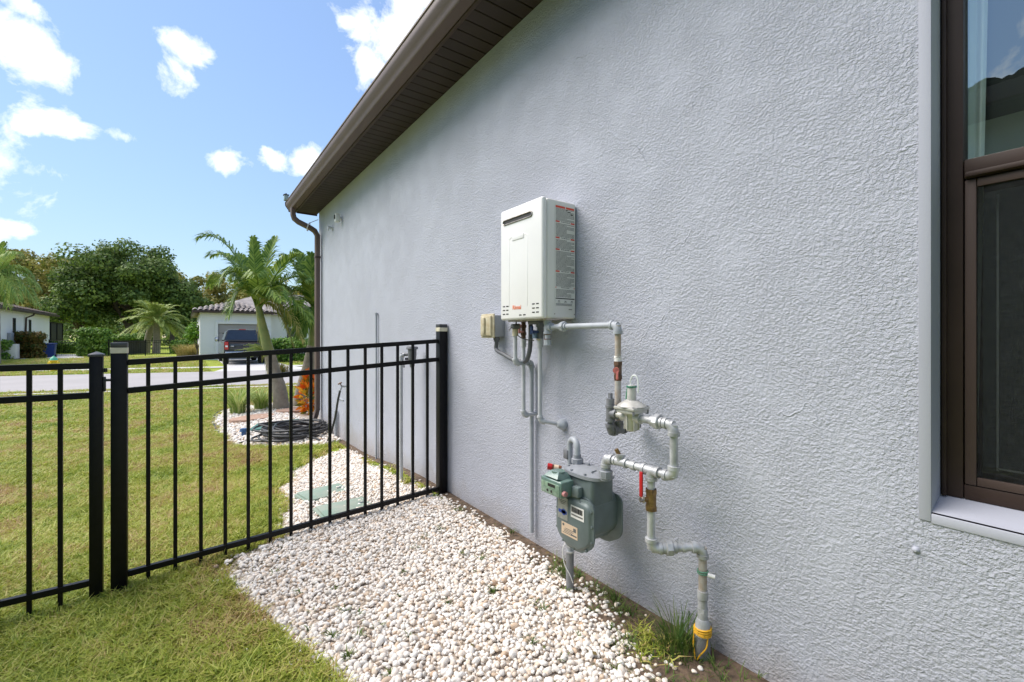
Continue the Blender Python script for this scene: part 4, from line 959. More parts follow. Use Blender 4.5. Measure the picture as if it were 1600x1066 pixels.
gate = thing('fence_gate', 'black metal gate at left with a pyramid capped stile', 'gate', (-2.5, FY, -.1))
gx0, gx1 = -1.972, -3.02
def stile(x):
    o_ = MB().box((x, FY, .478), (.050, .050, 1.205), .003, 2).build('stile', 'fence_black', gate)
    t = MB(); t.box((x, FY, 1.086), (.060, .060, .012), .002, 1); h = .029
    t.add([(x-h, FY-h, 1.092), (x+h, FY-h, 1.092), (x+h, FY+h, 1.092), (x-h, FY+h, 1.092), (x, FY, 1.106)], [(0,1,4),(1,2,4),(2,3,4),(3,0,4)]); t.build('cap', 'cap_grey', o_)
stile(gx0); stile(gx1)
for nme, z in (('top_rail', 1.034), ('middle_rail', .886), ('bottom_rail', -.052)): rail(gate, gx0-.025, gx1+.025, z, z, nme, .030)
for i in range(1, 9): picket(gate, gx0-.025-.105*i-.0, -.135, 1.022) if gx0-.105*i > gx1+.06 else None
t = MB(); t.box((gx0+.031, FY-.005, .94), (.010,.02,.075), .003); t.cyl((gx0+.030,FY-.01,.96), (gx0+.062,FY-.01,.96), .007, n=8); t.cyl((gx0+.034,FY-.005,1.0), (gx0+.034,FY-.005,1.02), .008, n=8); t.build('latch', 'black_plastic', gate)
ff = thing('side_fence', 'black metal fence continuing beyond the gate towards the next house', 'fence', (-3.8, FY, -.15))
for nme, z in (('top_rail', 1.034), ('middle_rail', .886), ('bottom_rail', -.052)): rail(ff, -3.13, -4.55, z, z, nme)
for i in range(12): picket(ff, -3.22-.11*i, -.13, 1.022)
post(ff, -3.10, -.3, 1.146, True)

# ------------------------------------------------------------------ garden beds
bed1 = [(545,700),(600,737),(697,783),(760,812),(830,851),(880,880),(925,922),(975,968),(1045,1070),(1080,1130),(545,1130),(500,1066),(430,1010),(372,955),(345,905),(372,872),(440,838),(443,800),(435,767),(464,732),(504,713)]
bed1w = [Gp(*q).xy for q in bed1]
bed2 = [(333,655),(352,642),(400,634),(470,626),(540,632),(548,688),(500,698),(430,701),(370,699),(345,680)]
bed2w = [Gp(*q).xy for q in bed2]
def inside(poly, P):
    x, y = P[:,0], P[:,1]; c = np.zeros(len(P), bool); n = len(poly)
    for i in range(n):
        x1, y1_ = poly[i]; x2, y2 = poly[(i+1) % n]
        cond = ((y1_ > y) != (y2 > y)) & (x < (x2-x1)*(y-y1_)/((y2-y1_) if y2 != y1_ else 1e-9)+x1)
        c ^= cond
    return c
def edge_dist(poly, P):
    d = np.full(len(P), 1e9); n = len(poly)
    for i in range(n):
        a = np.array(poly[i]); b_ = np.array(poly[(i+1) % n]); ab = b_-a; t_ = np.clip(((P-a)@ab)/(ab@ab), 0, 1); q = a+t_[:,None]*ab; d = np.minimum(d, np.linalg.norm(P-q, axis=1))
    return d
tag(sheet('gravel_bed', [v[:] for v in bed1w], 'bed_fines', .004, .12), 'bare soil under the white gravel beside the wall', kind='structure')
tag(sheet('stone_bed', [v[:] for v in bed2w], 'bed_fines', .004, .25), 'soil under the white stones round the palms', kind='structure')
strip_ = [(0.0,-1.5),(0.0,8.0),(-.07,8.0),(-.08,2.4),(-.13,2.0),(-.15,1.75),(-.21,1.5),(-.22,1.3),(-.30,1.05),(-.33,.8),(-.40,.5),(-.42,-1.5)]
tag(sheet('soil_strip', strip_, 'soil', .009, .12), 'brown soil strip along the foot of the wall', kind='structure')

def scatter(name, P, rot, scl, protos):
    me = bpy.data.meshes.new(name); me.vertices.add(len(P)); me.vertices.foreach_set('co', np.asarray(P, np.float32).ravel())
    a = me.attributes.new('rot', 'FLOAT_VECTOR', 'POINT'); a.data.foreach_set('vector', np.asarray(rot, np.float32).ravel())
    a = me.attributes.new('scl', 'FLOAT_VECTOR', 'POINT'); a.data.foreach_set('vector', np.asarray(scl, np.float32).ravel())
    a = me.attributes.new('pick', 'INT', 'POINT'); a.data.foreach_set('value', rng.integers(0, len(protos), len(P)).astype(np.int32))
    o = bpy.data.objects.new(name, me); C.objects.link(o); WO[o.name] = Vector((0,0,0))
    ng = bpy.data.node_groups.new(name, 'GeometryNodeTree'); ng.interface.new_socket('Geometry', in_out='INPUT', socket_type='NodeSocketGeometry'); ng.interface.new_socket('Geometry', in_out='OUTPUT', socket_type='NodeSocketGeometry')
    n = ng.nodes; l = ng.links; gi = n.new('NodeGroupInput'); go = n.new('NodeGroupOutput'); iop = n.new('GeometryNodeInstanceOnPoints')
    jn = n.new('GeometryNodeJoinGeometry')
    for pr in reversed(protos):
        oi = n.new('GeometryNodeObjectInfo'); oi.inputs['Object'].default_value = pr; oi.inputs['As Instance'].default_value = True; l.new(oi.outputs['Geometry'], jn.inputs[0])
    l.new(jn.outputs[0], iop.inputs['Instance']); iop.inputs['Pick Instance'].default_value = True
    def na(nm, ty):
        q = n.new('GeometryNodeInputNamedAttribute'); q.data_type = ty; q.inputs['Name'].default_value = nm; return q.outputs['Attribute']
    l.new(na('pick', 'INT'), iop.inputs['Instance Index'])
    er = n.new('FunctionNodeEulerToRotation'); l.new(na('rot', 'FLOAT_VECTOR'), er.inputs[0]); l.new(er.outputs[0], iop.inputs['Rotation'])
    l.new(na('scl', 'FLOAT_VECTOR'), iop.inputs['Scale'])
    l.new(gi.outputs[0], iop.inputs['Points']); l.new(iop.outputs[0], go.inputs[0])
    md = o.modifiers.new('scatter', 'NODES'); md.node_group = ng
    return o
def proto(name, V, Fs, m, smooth=True):
    me = bpy.data.meshes.new(name); me.from_pydata([tuple(v) for v in V], [], Fs); me.materials.append(M[m])
    if smooth: me.polygons.foreach_set('use_smooth', [True]*len(me.polygons))
    return bpy.data.objects.new(name, me)
def pebble(seed):
    rd_ = random.Random(seed); b = bmesh.new(); bmesh.ops.create_icosphere(b, subdivisions=2, radius=.5)
    dirs = [Vector((rd_.gauss(0,1), rd_.gauss(0,1), rd_.gauss(0,1))).normalized() for _ in range(7)]; amp = [rd_.uniform(.30,.44) for _ in range(7)]
    for v in b.verts:
        for d_, a_ in zip(dirs, amp):
            h = v.co.dot(d_)
            if h > a_: v.co -= d_*(h-a_)*.8
    sx, sy, sz = rd_.uniform(.95,1.3), rd_.uniform(.75,1.0), rd_.uniform(.55,.8)
    for v in b.verts: v.co = Vector((v.co.x*sx, v.co.y*sy, v.co.z*sz))
    b.verts.index_update(); V_ = [v.co.copy() for v in b.verts]; F_ = [[v.index for v in f.verts] for f in b.faces]; b.free()
    return proto('pebble', V_, F_, 'stone')
pebs = [pebble(s) for s in range(9)]
def gridpts(poly, sp, jit=.45):
    A_ = np.array([v[:] for v in poly]); x0, y0_ = A_.min(0)-.15; x1, y1_ = A_.max(0)+.15
    gx, gy = np.meshgrid(np.arange(x0, x1, sp), np.arange(y0_, y1_, sp)); P = np.stack([gx.ravel(), gy.ravel()], 1); P += rng.uniform(-jit, jit, P.shape)*sp
    return P
def stones(poly, sp, size, feather):
    P = gridpts(poly, sp); ins = inside(poly, P); d = edge_dist([np.array(v[:]) for v in poly], P); sd = np.where(ins, d, -d)
    wob = .045*np.sin(P[:,0]*9)*np.cos(P[:,1]*7)+.025*np.sin(P[:,0]*31+P[:,1]*19)
    pr = np.clip((sd+wob+feather)/(feather*2), 0, 1)
    # sparse zone close to the wall in the foreground
    keep = (rng.random(len(P)) < pr**1.6) & (P[:,0] < -.015)
    thin = sst(.10+.26*sst(2.1, .9, P[:,1]), .02, -P[:,0]+.03*np.sin(P[:,1]*23))*sst(3.4, 2.4, P[:,1]); keep &= rng.random(len(P)) > .85*thin
    return P[keep], sd[keep]
Pa, sd = stones(bed1w, .0160, .026, .075)
sa = rng.lognormal(math.log(.0200), .28, len(Pa)).clip(.010, .040)
za = g(Pa[:,0], Pa[:,1])+.006+rng.uniform(-.004, .012, len(Pa))*np.clip(sd*8, .15, 1)
Pb, sdb = stones(bed2w, .040, .04, .06)
sb = rng.lognormal(math.log(.044), .25, len(Pb)).clip(.02, .07); zb2 = g(Pb[:,0], Pb[:,1])+.012+rng.uniform(-.004, .014, len(Pb))
# a few strays on the soil and grass
ns = 700; st = rng.uniform([-1.5, .6], [-.03, 3.2], (ns, 2)); st = st[~inside(bed1w, st)]; st = st[edge_dist([np.array(v[:]) for v in bed1w], st) < .20]
ss = rng.uniform(.014, .028, len(st)); zs = g(st[:,0], st[:,1])+.010
def mk(name, P, z, s, lab_):
    n_ = len(P); rot = np.stack([rng.normal(0, .35, n_), rng.normal(0, .35, n_), rng.uniform(0, 6.28, n_)], 1)
    o = scatter(name, np.concatenate([P, z[:,None]], 1), rot, np.repeat(s[:,None], 3, 1), pebs); tag(o, lab_, kind='stuff'); return o
mk('gravel', np.concatenate([Pa, st]), np.concatenate([za, zs]), np.concatenate([sa, ss]), 'rounded white and beige gravel spread along the wall on both sides of the fence')
mk('white_stones', Pb, zb2, sb, 'white stones spread round the palms and the coiled hose')
print('pebbles', len(Pa), len(Pb))
# black edging at the stone bed
t = MB(); pts = [Gp(*q)+Vector((0,0,.015)) for q in ((400,633),(352,641),(333,654),(343,680),(368,698))]; t.tube(spline(pts, 5), .015, 6); tag(t.build('bed_edging', 'black_plastic'), 'dark plastic edging round the left end of the stone bed', 'garden edging')

# valve box lids
def lidbox(px, py, ang, label):
    p = Gp(px, py); th = thing('valve_box', label, 'valve box', (p.x, p.y, p.z-.05), 'irrigation valve boxes in the gravel')
    t = MB(); t.box(p+Vector((0,0,.020)), (.34, .235, .018), .006, 2, Euler((.02,.02,ang)).to_matrix()); t.build('lid', 'lid_green', th)
    t = MB(); t.box(p+Vector((0,0,-.01)), (.37, .265, .050), .006, 2, Euler((.02,.02,ang)).to_matrix()); t.build('rim', 'lid_green', th)
    t = MB(); rm_ = Euler((.02,.02,ang)).to_matrix(); t.box(p+rm_@Vector((.12,0,.0))+Vector((0,0,.031)), (.05,.02,.004), .001, 1, rm_); t.build('lid_grip', 'meter_green', th)
lidbox(508, 773, R(12), 'farther of the two green valve box lids in the gravel'); lidbox(540, 797, R(4), 'nearer of the two green valve box lids, just behind the fence rail')

# stepping pavers
def paver(px, py, w_, d_, ang, label):
    p = Gp(px, py); pl = [(w_/2*math.cos(a)*(1+.06*math.sin(3*a)), d_/2*math.sin(a)*(1+.07*math.cos(5*a))) for a in [i*math.pi/9 for i in range(18)]]
    t = MB(); t.prism(pl, 2, 0, .05); m_ = Matrix.Translation(p+Vector((0,0,.0))) @ Matrix.Rotation(ang, 4, 'Z'); t.v = [tuple(m_ @ Vector(v)) for v in t.v]
    tag(t.build('stepping_stone', 'paver'), label, 'stepping stone', group='stepping stones among the white stones')
paver(396, 656, .75, .5, .5, 'reddish flat stepping stone in front of the spiky plants'); paver(464, 643, .72, .5, .2, 'reddish flat stepping stone between the palm trunk and the downspout')

# ------------------------------------------------------------------ grass
def tuft(seed, nb, h, w_, spread, lean=.9):
    rd_ = random.Random(seed); V_, F_ = [], []
    for i in range(nb):
        a = rd_.uniform(0, 6.28); rr = spread*math.sqrt(rd_.random()); bx, by = rr*math.cos(a), rr*math.sin(a)
        hh = h*rd_.uniform(.5, 1.15); dr = rd_.uniform(0, 6.28); ln = rd_.uniform(.2, lean)*hh; dx_, dy_ = math.cos(dr), math.sin(dr); sx_, sy_ = -dy_*w_*.5, dx_*w_*.5
        k = len(V_); V_ += [(bx-sx_, by-sy_, -.004), (bx+sx_, by+sy_, -.004), (bx+dx_*ln*.4+sx_*.9, by+dy_*ln*.4+sy_*.9, hh*.6), (bx+dx_*ln*.4-sx_*.9, by+dy_*ln*.4-sy_*.9, hh*.6), (bx+dx_*ln*1.3, by+dy_*ln*1.3, hh*rd_.uniform(.75, 1.0))]
        F_ += [(k, k+1, k+2, k+3), (k+3, k+2, k+4)]
    return proto('tuft', V_, F_, 'blade', False)
tnear = [tuft(100+i, 13, .036, .0046, .024, 1.5) for i in range(5)]
tfar = [tuft(200+i, 12, .060, .010, .055, 1.2) for i in range(4)]
def region(d0, d1, dens):
    area = .5*(d1**2-d0**2)*1.9; n_ = int(area*dens)
    dep = np.sqrt(rng.uniform(d0**2, d1**2, n_)); tt = rng.uniform(-1.28, .35, n_)
    x = CAM.x + dep*(FW.x+RT.x*tt); y = CAM.y + dep*(FW.y+RT.y*tt); return np.stack([x, y], 1)
def bed_mask(P):
    d1 = np.where(inside(bed1w, P), edge_dist([np.array(v[:]) for v in bed1w], P), -edge_dist([np.array(v[:]) for v in bed1w], P))
    d2 = np.where(inside(bed2w, P), edge_dist([np.array(v[:]) for v in bed2w], P), -edge_dist([np.array(v[:]) for v in bed2w], P))
    wob = .035*np.sin(P[:,0]*17+P[:,1]*5)
    ok = (d1 < .012+wob) & (d2 < .0) & ~((P[:,0] > -.10) & (P[:,1] < HY+.4)) & ~((P[:,0] > -.35) & (P[:,1] < HY+.2) & (rng.random(len(P)) < .7))
    yr = P[:,1] + .30*P[:,0]
    ok &= ~((yr > 14.95) & (yr < 15.33)) & ~((yr > 15.75) & (yr < 22.65)) & ~((yr > 25.35) & (yr < 26.55))
    # thin, trodden strip along the fence
    thin = np.exp(-((P[:,1]-2.95)/.16)**2)*(P[:,0] < -1.0)*.55 + np.exp(-(np.minimum(0, d1+.02)/.10)**2)*.45
    ok &= rng.random(len(P)) > thin
    return ok
parts_ = []
for (d0, d1, dens) in ((1.3, 2.6, 5600), (2.6, 4.2, 3600), (4.2, 6.5, 1800)):
    P = region(d0, d1, dens); parts_.append(P[bed_mask(P)])
Pn = np.concatenate(parts_); n_ = len(Pn); dist = np.hypot(Pn[:,0]-CAM.x, Pn[:,1]-CAM.y); sc_ = rng.uniform(.7, 1.3, n_)*(1+.25*sst(3, 6, dist))
rot = np.stack([rng.normal(0,.25,n_), rng.normal(0,.25,n_), rng.uniform(0,6.28,n_)], 1)
tag(scatter('grass', np.concatenate([Pn, g(Pn[:,0], Pn[:,1])[:,None]], 1), rot, np.repeat(sc_[:,None], 3, 1), tnear), 'short green and straw coloured lawn grass round the fence and gate', kind='stuff')
parts_ = []
for (d0, d1, dens) in ((6.2, 10, 620), (10, 17, 260), (17, 34, 60)):
    P = region(d0, d1, dens); P = P[~inside(pathw, P)]; parts_.append(P[bed_mask(P)])
Pf = np.concatenate(parts_); Pf = Pf[~((Pf[:,0] > -.8) & (Pf[:,0] < 3.3) & (Pf[:,1] > 20) )]; n_ = len(Pf); dist = np.hypot(Pf[:,0]-CAM.x, Pf[:,1]-CAM.y); sc_ = rng.uniform(.7, 1.2, n_)*(1+.8*sst(8, 30, dist))
rot = np.stack([rng.normal(0,.2,n_), rng.normal(0,.2,n_), rng.uniform(0,6.28,n_)], 1)
tag(scatter('far_grass', np.concatenate([Pf, g(Pf[:,0], Pf[:,1])[:,None]], 1), rot, np.stack([sc_, sc_, sc_*.7], 1), tfar), 'mown lawn grass reaching to the street and beyond it', kind='stuff')
print('tufts', len(Pn), len(Pf))

def blades(mb, base, n_, h, w_, spread, lean, segs=4, rd_=random):
    for i in range(n_):
        a = rd_.uniform(0, 6.283); p = Vector(base)+Vector((math.cos(a), math.sin(a), 0))*rd_.uniform(0, spread); hh = h*rd_.uniform(.55, 1.1); l_ = lean*hh*rd_.uniform(.3, 1.1)
        a2 = a+rd_.uniform(-.8, .8); d_ = Vector((math.cos(a2), math.sin(a2), 0)); s_ = Vector((-d_.y, d_.x, 0))*w_*.5; vs = []
        for k in range(segs+1):
            u = k/segs; c_ = p + d_*l_*u*u + Vector((0,0,hh*(u-.38*u*u*lean))); ww = (1-u**2.2)*.95+.05
            vs += [c_-s_*ww, c_+s_*ww]
        mb.add(vs, [(2*k, 2*k+1, 2*k+3, 2*k+2) for k in range(segs)])
def plant(name, px_, base, n_, h, w_, spread, lean, m, label, cat, group=None):
    t = MB(); blades(t, (0,0,0), n_, h, w_, spread, lean); me = bpy.data.meshes.new(name); me.from_pydata(t.v, [], t.f); o = link(name, me, m, None, base); tag(o, label, cat, group=group); return o
plant('grass_clump', 0, (-.10, 1.0, -.01), 110, .21, .0048, .075, .65, 'weed', 'tall green grass clump at the wall foot left of the yellow wired pipe', 'grass clump')
t = MB()
rdw = random.Random(5)
for i in range(170):
    y = rdw.uniform(.35, 1.75); x = -rdw.uniform(.03, .30 if y < 1.2 else .12); blades(t, (x, y, gz(x,y)), rdw.randint(4, 9), rdw.uniform(.03, .085), .0038, .02, 1.0, 3, rdw)
me = bpy.data.meshes.new('weeds'); me.from_pydata(t.v, [], t.f); tag(link('weeds', me, 'weed'), 'thin green weeds in the soil along the foot of the wall', kind='stuff')
t = MB()
for i in range(1300):
    y = rdw.uniform(.3, 1.5) if i > 450 else rdw.uniform(1.2, 3.0); x = -rdw.uniform(.01, .38 if y < 1.2 else .13); blades(t, (x, y, gz(x,y)), 4, .026, .0036, .02, 1.8, 2, rdw)
for i in range(1300):
    if i < 600: x = rdw.uniform(-2.1, -1.0); y = 2.92+rdw.gauss(0, .16)
    else:
        q_ = bed1w[rdw.choice([11,12,13,14,15,16])]; x = q_.x-abs(rdw.gauss(0, .16)); y = q_.y+rdw.gauss(0, .16)
    blades(t, (x, y, gz(x,y)), 4, .026, .0036, .02, 1.8, 2, rdw)
me = bpy.data.meshes.new('dry_grass'); me.from_pydata(t.v, [], t.f); tag(link('dry_grass', me, 'dry_weed'), 'dry brown grass litter along the wall and under the fence', kind='stuff')
t = MB()
for (px_, py_) in ((525,925),(560,965),(488,960),(485,990),(630,900),(627,935),(760,800),(665,845),(780,845),(725,870),(590,985),(545,1030),(520,1000),(700,945),(540,960),(850,960),(835,945),(880,1035),(610,1060),(905,1000),(650,860),(960,1050),(770,930),(905,905),(930,960),(880,930),(955,985),(985,1010),(860,900),(720,800),(690,830),(800,835),(750,880),(560,1000),(470,930),(430,900),(500,1040),(640,1000),(830,1010)):
    p = Gp(px_, py_); blades(t, p+Vector((0,0,.008)), rdw.randint(8, 18), rdw.uniform(.026, .052), .0048, .016, 1.1, 3, rdw)
me = bpy.data.meshes.new('gravel_weeds'); me.from_pydata(t.v, [], t.f); tag(link('gravel_weeds', me, 'weed'), 'small green sprigs poking up through the white gravel', kind='stuff')

t = MB()
for i in range(46):
    if i < 30: P_ = Gp(rdw.uniform(380, 950), rdw.uniform(800, 1060))
    else: P_ = Gp(rdw.uniform(560, 720), rdw.uniform(740, 820))
    if P_.x > -.02: P_.x = -.03
    a = rdw.uniform(0, 6.28); L_ = rdw.uniform(.012, .028); d_ = Vector((math.cos(a), math.sin(a), rdw.uniform(-.2,.4)))*L_; s_ = Vector((-math.sin(a), math.cos(a), rdw.uniform(-.3,.3)))*L_*.3; P_ = P_+Vector((0,0,.024))
    t.add([P_, P_+d_*.5+s_, P_+d_, P_+d_*.5-s_], [(0,1,2),(0,2,3)])
me = bpy.data.meshes.new('fallen_leaves'); me.from_pydata([tuple(v) for v in t.v], [], t.f); tag(link('fallen_leaves', me, 'dry_weed'), 'small dry brown leaves lying on the white gravel', kind='stuff')
pw = W(1431, 859, .0); tag(MB().tube([pw+Vector((.004,0,0)), pw+Vector((-.006,0,0)), pw+Vector((-.010,0,0))], [.0095,.0075,.003], 12).build('wall_plug', 'smooth_stucco'), 'small painted plug on the wall below the window', 'wall plug')
# ------------------------------------------------------------------ palms
def frond(parent, base, tip, rise, m, ll=.34, nl=38, wl=.026, name='frond', droop=.5, side=None):
    base = Vector(base); tip = Vector(tip); ctrl = (base+tip)/2 + Vector((0,0,rise)); Ls = (tip-base).length
    P = lambda u: base*(1-u)**2 + ctrl*2*u*(1-u) + tip*u*u
    T = lambda u: ((ctrl-base)*(1-u) + (tip-ctrl)*u).normalized()
    mb = MB(); mb.tube([P(i/8) for i in range(9)], [.014*(1-i/9)+.003 for i in range(9)], 5)
    for i in range(nl):
        u = .14+.86*i/(nl-1); p = P(u); t_ = T(u); s_ = t_.cross(Vector((0,0,1)))
        s_ = s_.normalized() if s_.length > 1e-3 else Vector((1,0,0)); upv = s_.cross(t_).normalized()
        L_ = ll*(math.sin(math.pi*(u*.82+.12))**.7)*random.uniform(.85, 1.1)
        for sg in (-1, 1):
            d_ = (s_*sg*(1-.45*u) + t_*(.55+.5*u) + upv*random.uniform(.1, .45)).normalized()
            q1 = p + d_*L_*.5; q2 = p + d_*L_*.95 + Vector((0,0,-L_*droop*random.uniform(.5, 1.2)))
            wv = d_.cross(upv).normalized()*wl*.5
            mb.add([p-wv*.5, p+wv*.5, q1+wv, q1-wv, q2], [(0,1,2,3),(3,2,4)])
    me = bpy.data.meshes.new(name); me.from_pydata([tuple(Vector(v)-base) for v in mb.v], [], mb.f)
    return link(name, me, m, parent, base)
def trunk(parent, pts, rad, m, rings=True, name='trunk'):
    S_ = spline(pts, 8); n_ = len(S_); mb = MB()
    rr = [rad[0]+(rad[1]-rad[0])*(i/(n_-1)) for i in range(n_)]
    if rings: rr = [r_*(1+.05*(i % 2)) for i, r_ in enumerate(rr)]
    mb.tube(S_, rr, 14); return mb.build(name, m, parent)
D1 = 8.9
b1 = onG(440, D1, -.05)
pa = thing('palm_tree', 'nearer garden palm with long arching fronds and pale leaning trunk', 'palm tree', b1, 'garden palms at the house corner')
trunk(pa, [b1, at(437, D1, py=612), at(428, D1, py=580), at(421, D1, py=552)], (.145, .100), 'palm_trunk')
trunk(pa, [at(421.5, D1, py=556), at(415, D1, py=530), at(408, D1, py=500), at(404, D1, py=478)], (.108, .055), 'palm_shaft', False, 'crownshaft')
def T_(px, py, dd=0.): return at(px, D1+dd, py=py)
cr = T_(403, 482)
for (px, py, dd, rise, old) in ((312,372,-.3,.95,0),(330,400,.3,.75,0),(345,440,-.5,.85,0),(358,492,-.4,.95,0),(372,398,.6,.35,0),(395,372,-.2,.15,0),(430,372,.5,.25,0),(468,398,-.3,.5,0),(490,440,.2,.65,0),
        (484,500,-.6,.75,0),(475,535,-.3,.8,1),(462,552,.3,.8,1),(400,430,-1.0,.5,0),(425,440,1.0,.5,0),(365,440,.9,.6,0),(440,470,-1.1,.55,0),(462,478,.2,.8,0),(448,515,.3,.75,0),(330,445,.4,.85,0),(425,598,.3,.12,1)):
    frond(pa, cr+Vector((random.uniform(-.03,.03), random.uniform(-.03,.03), random.uniform(-.05,.05))), T_(px, py, dd), rise, 'frond_old' if old else 'frond', .43 if not old else .26, 54 if not old else 34, .029, droop=.5 if not old else 1.0)
# pale flower stalk hanging below the crown
t = MB(); q = T_(412, 548, -.15)
for i in range(40):
    a = random.uniform(2.2, 4.4); ln = random.uniform(.15, .5); e_ = q+Vector((-ln*random.uniform(.5,1.1), random.uniform(-.25,.25), random.uniform(-.14,.14))); t.tube([q, (q+e_)/2+Vector((0,0,.04)), e_], .006, 4)
t.build('flower_stalk', 'lily', pa)
D2 = 9.6; b2 = onG(468, D2, -.05)
pb = thing('palm_tree', 'farther garden palm partly hidden behind the brown downspout', 'palm tree', b2, 'garden palms at the house corner')
trunk(pb, [b2, at(476, D2, py=600), at(483, D2, py=570), at(488, D2, py=540)], (.16, .10), 'palm_trunk')
trunk(pb, [at(488, D2, py=543), at(490, D2, py=510), at(490, D2, py=480)], (.10, .055), 'palm_shaft', False, 'crownshaft')
T2 = lambda px, py, dd=0.: at(px, D2+dd, py=py); cr = T2(490, 484)
for (px, py, dd, rise) in ((440,400,0,.5),(462,392,.3,.35),(485,398,-.2,.2),(505,395,.3,.2),(535,420,0,.5),(445,470,-.3,.6),(452,505,.2,.7),(470,525,-.5,.5),(540,500,.1,.7),(560,460,.2,.5),(475,440,-.9,.4),(508,450,.9,.4)):
    frond(pb, cr, T2(px, py, dd), rise, 'frond', .43, 50, .042)
# croton with orange leaves
cb = Gp(484, 652); ct = thing('croton', 'croton shrub with bright orange and yellow leaves beside the downspout', 'shrub', cb)
def leafclump(c, rad, n_, size, m, name, parent):
    mb = MB()
    for i in range(n_):
        a = random.uniform(0, 6.283); u = random.uniform(-.9, 1); rr = math.sqrt(1-u*u*.8)*random.uniform(.55, 1); p = Vector(c)+Vector((math.cos(a)*rr*rad[0], math.sin(a)*rr*rad[1], u*rad[2]))
        d_ = (p-Vector(c)).normalized()*.8+Vector((random.gauss(0,.4), random.gauss(0,.4), .5)); d_.normalize(); s_ = d_.cross(Vector((random.gauss(0,1), random.gauss(0,1), random.gauss(0,1)))).normalized()*size*.22
        L_ = size*random.uniform(.7, 1.2); nn_ = s_.cross(d_).normalized()*L_*.08
        mb.add([p, p+d_*L_*.5+s_, p+d_*L_, p+d_*L_*.5-s_, p+d_*L_*.5-nn_], [(0,1,4),(1,2,4),(2,3,4),(3,0,4)])
    me = bpy.data.meshes.new(name); me.from_pydata([tuple(Vector(v)-Vector(c)) for v in mb.v], [], mb.f); return link(name, me, m, parent, c)
cb = at(484, 8.2); cb.z = gz(cb.x, cb.y)
leafclump(cb+Vector((0,0,.40)), (.15,.15,.30), 110, .17, 'orange_leaf', 'orange_foliage', ct); leafclump(cb+Vector((0.02,0,.30)), (.16,.16,.27), 90, .17, 'orange_leaf2', 'yellow_foliage', ct)
MB().cyl(cb, cb+Vector((0,0,.6)), .012, n=6).build('stem', 'trunk', ct)
plant('spiky_plant', 0, onG(372, 8.5), 170, .80, .020, .12, .9, 'lily', 'variegated strappy plant, left of the two in front of the palms', 'plant', 'variegated strappy plants')
plant('spiky_plant', 0, onG(408, 9.0), 150, .66, .020, .13, .9, 'lily', 'variegated strappy plant nearer the palm trunk', 'plant', 'variegated strappy plants')

# ------------------------------------------------------------------ far trees
def crown_np(cl, n_per, size, thick=.35, up=.35):
    """cl: (x,y,z,rx,ry,rz) clusters -> leaf quads spread near the cluster surfaces"""
    cl = np.array(cl, float); n_ = len(cl)*n_per; id_ = np.repeat(np.arange(len(cl)), n_per)
    d = rng.normal(size=(n_, 3)); d /= np.linalg.norm(d, axis=1)[:,None]; rr = 1-thick*rng.random(n_)**1.3
    c_ = cl[id_,:3] + d*rr[:,None]*cl[id_,3:6]*(1+.12*rng.normal(size=(n_,1)))
    nrm = d+rng.normal(size=(n_,3))*.55; nrm[:,2] += up; nrm /= np.linalg.norm(nrm, axis=1)[:,None]
    a = np.cross(nrm, rng.normal(size=(n_,3))); a /= np.linalg.norm(a, axis=1)[:,None]; b_ = np.cross(nrm, a); s_ = size*rng.uniform(.6, 1.4, n_)[:,None]
    V_ = np.stack([c_-a*s_*.5, c_-b_*s_*.32, c_+a*s_*.5, c_+b_*s_*.32], 1).reshape(-1, 3); F_ = np.arange(n_*4).reshape(-1, 4); return V_, F_
def clusters(c, rx, ry, rz, k, rmin, rmax, low=-.5):
    out = []
    for i in range(k):
        while True:
            d = Vector((random.gauss(0,1), random.gauss(0,1), random.gauss(0,1))).normalized()
            if d.z > low: break
        f = random.uniform(.45, .95); r_ = random.uniform(rmin, rmax); out.append((c[0]+d.x*rx*f, c[1]+d.y*ry*f, c[2]+d.z*rz*f, r_, r_, r_*random.uniform(.6, .85)))
    return out
def tree(name, base, h, cz, rx, rz, k, rmin, rmax, n_per, size, m, label, cat='tree', tr=.3, group=None, low=-.5, trunkm='trunk'):
    th = thing(name, label, cat, base, group); base = Vector(base)
    cl = clusters((base.x, base.y, base.z+cz), rx, rx, rz, k, rmin, rmax, low)
    V_, F_ = crown_np(cl, n_per, size); npmesh('crown', V_, F_, m, th, (base.x, base.y, base.z+cz))
    t = MB(); t.tube([base-Vector((0,0,.2)), base+Vector((tr*.3,0,cz*.4)), base+Vector((0,tr*.4,cz))], [tr, tr*.75, tr*.4], 10)
    for q in cl[::max(1, len(cl)//7)]:
        s_ = base+Vector((0,0,cz*random.uniform(.3,.7))); t.tube([s_, (s_+Vector(q[:3]))/2+Vector((0,0,.3*rz*.2)), Vector(q[:3])], [tr*.4, tr*.25, tr*.1], 6)
    t.build('trunk', trunkm, th); return th
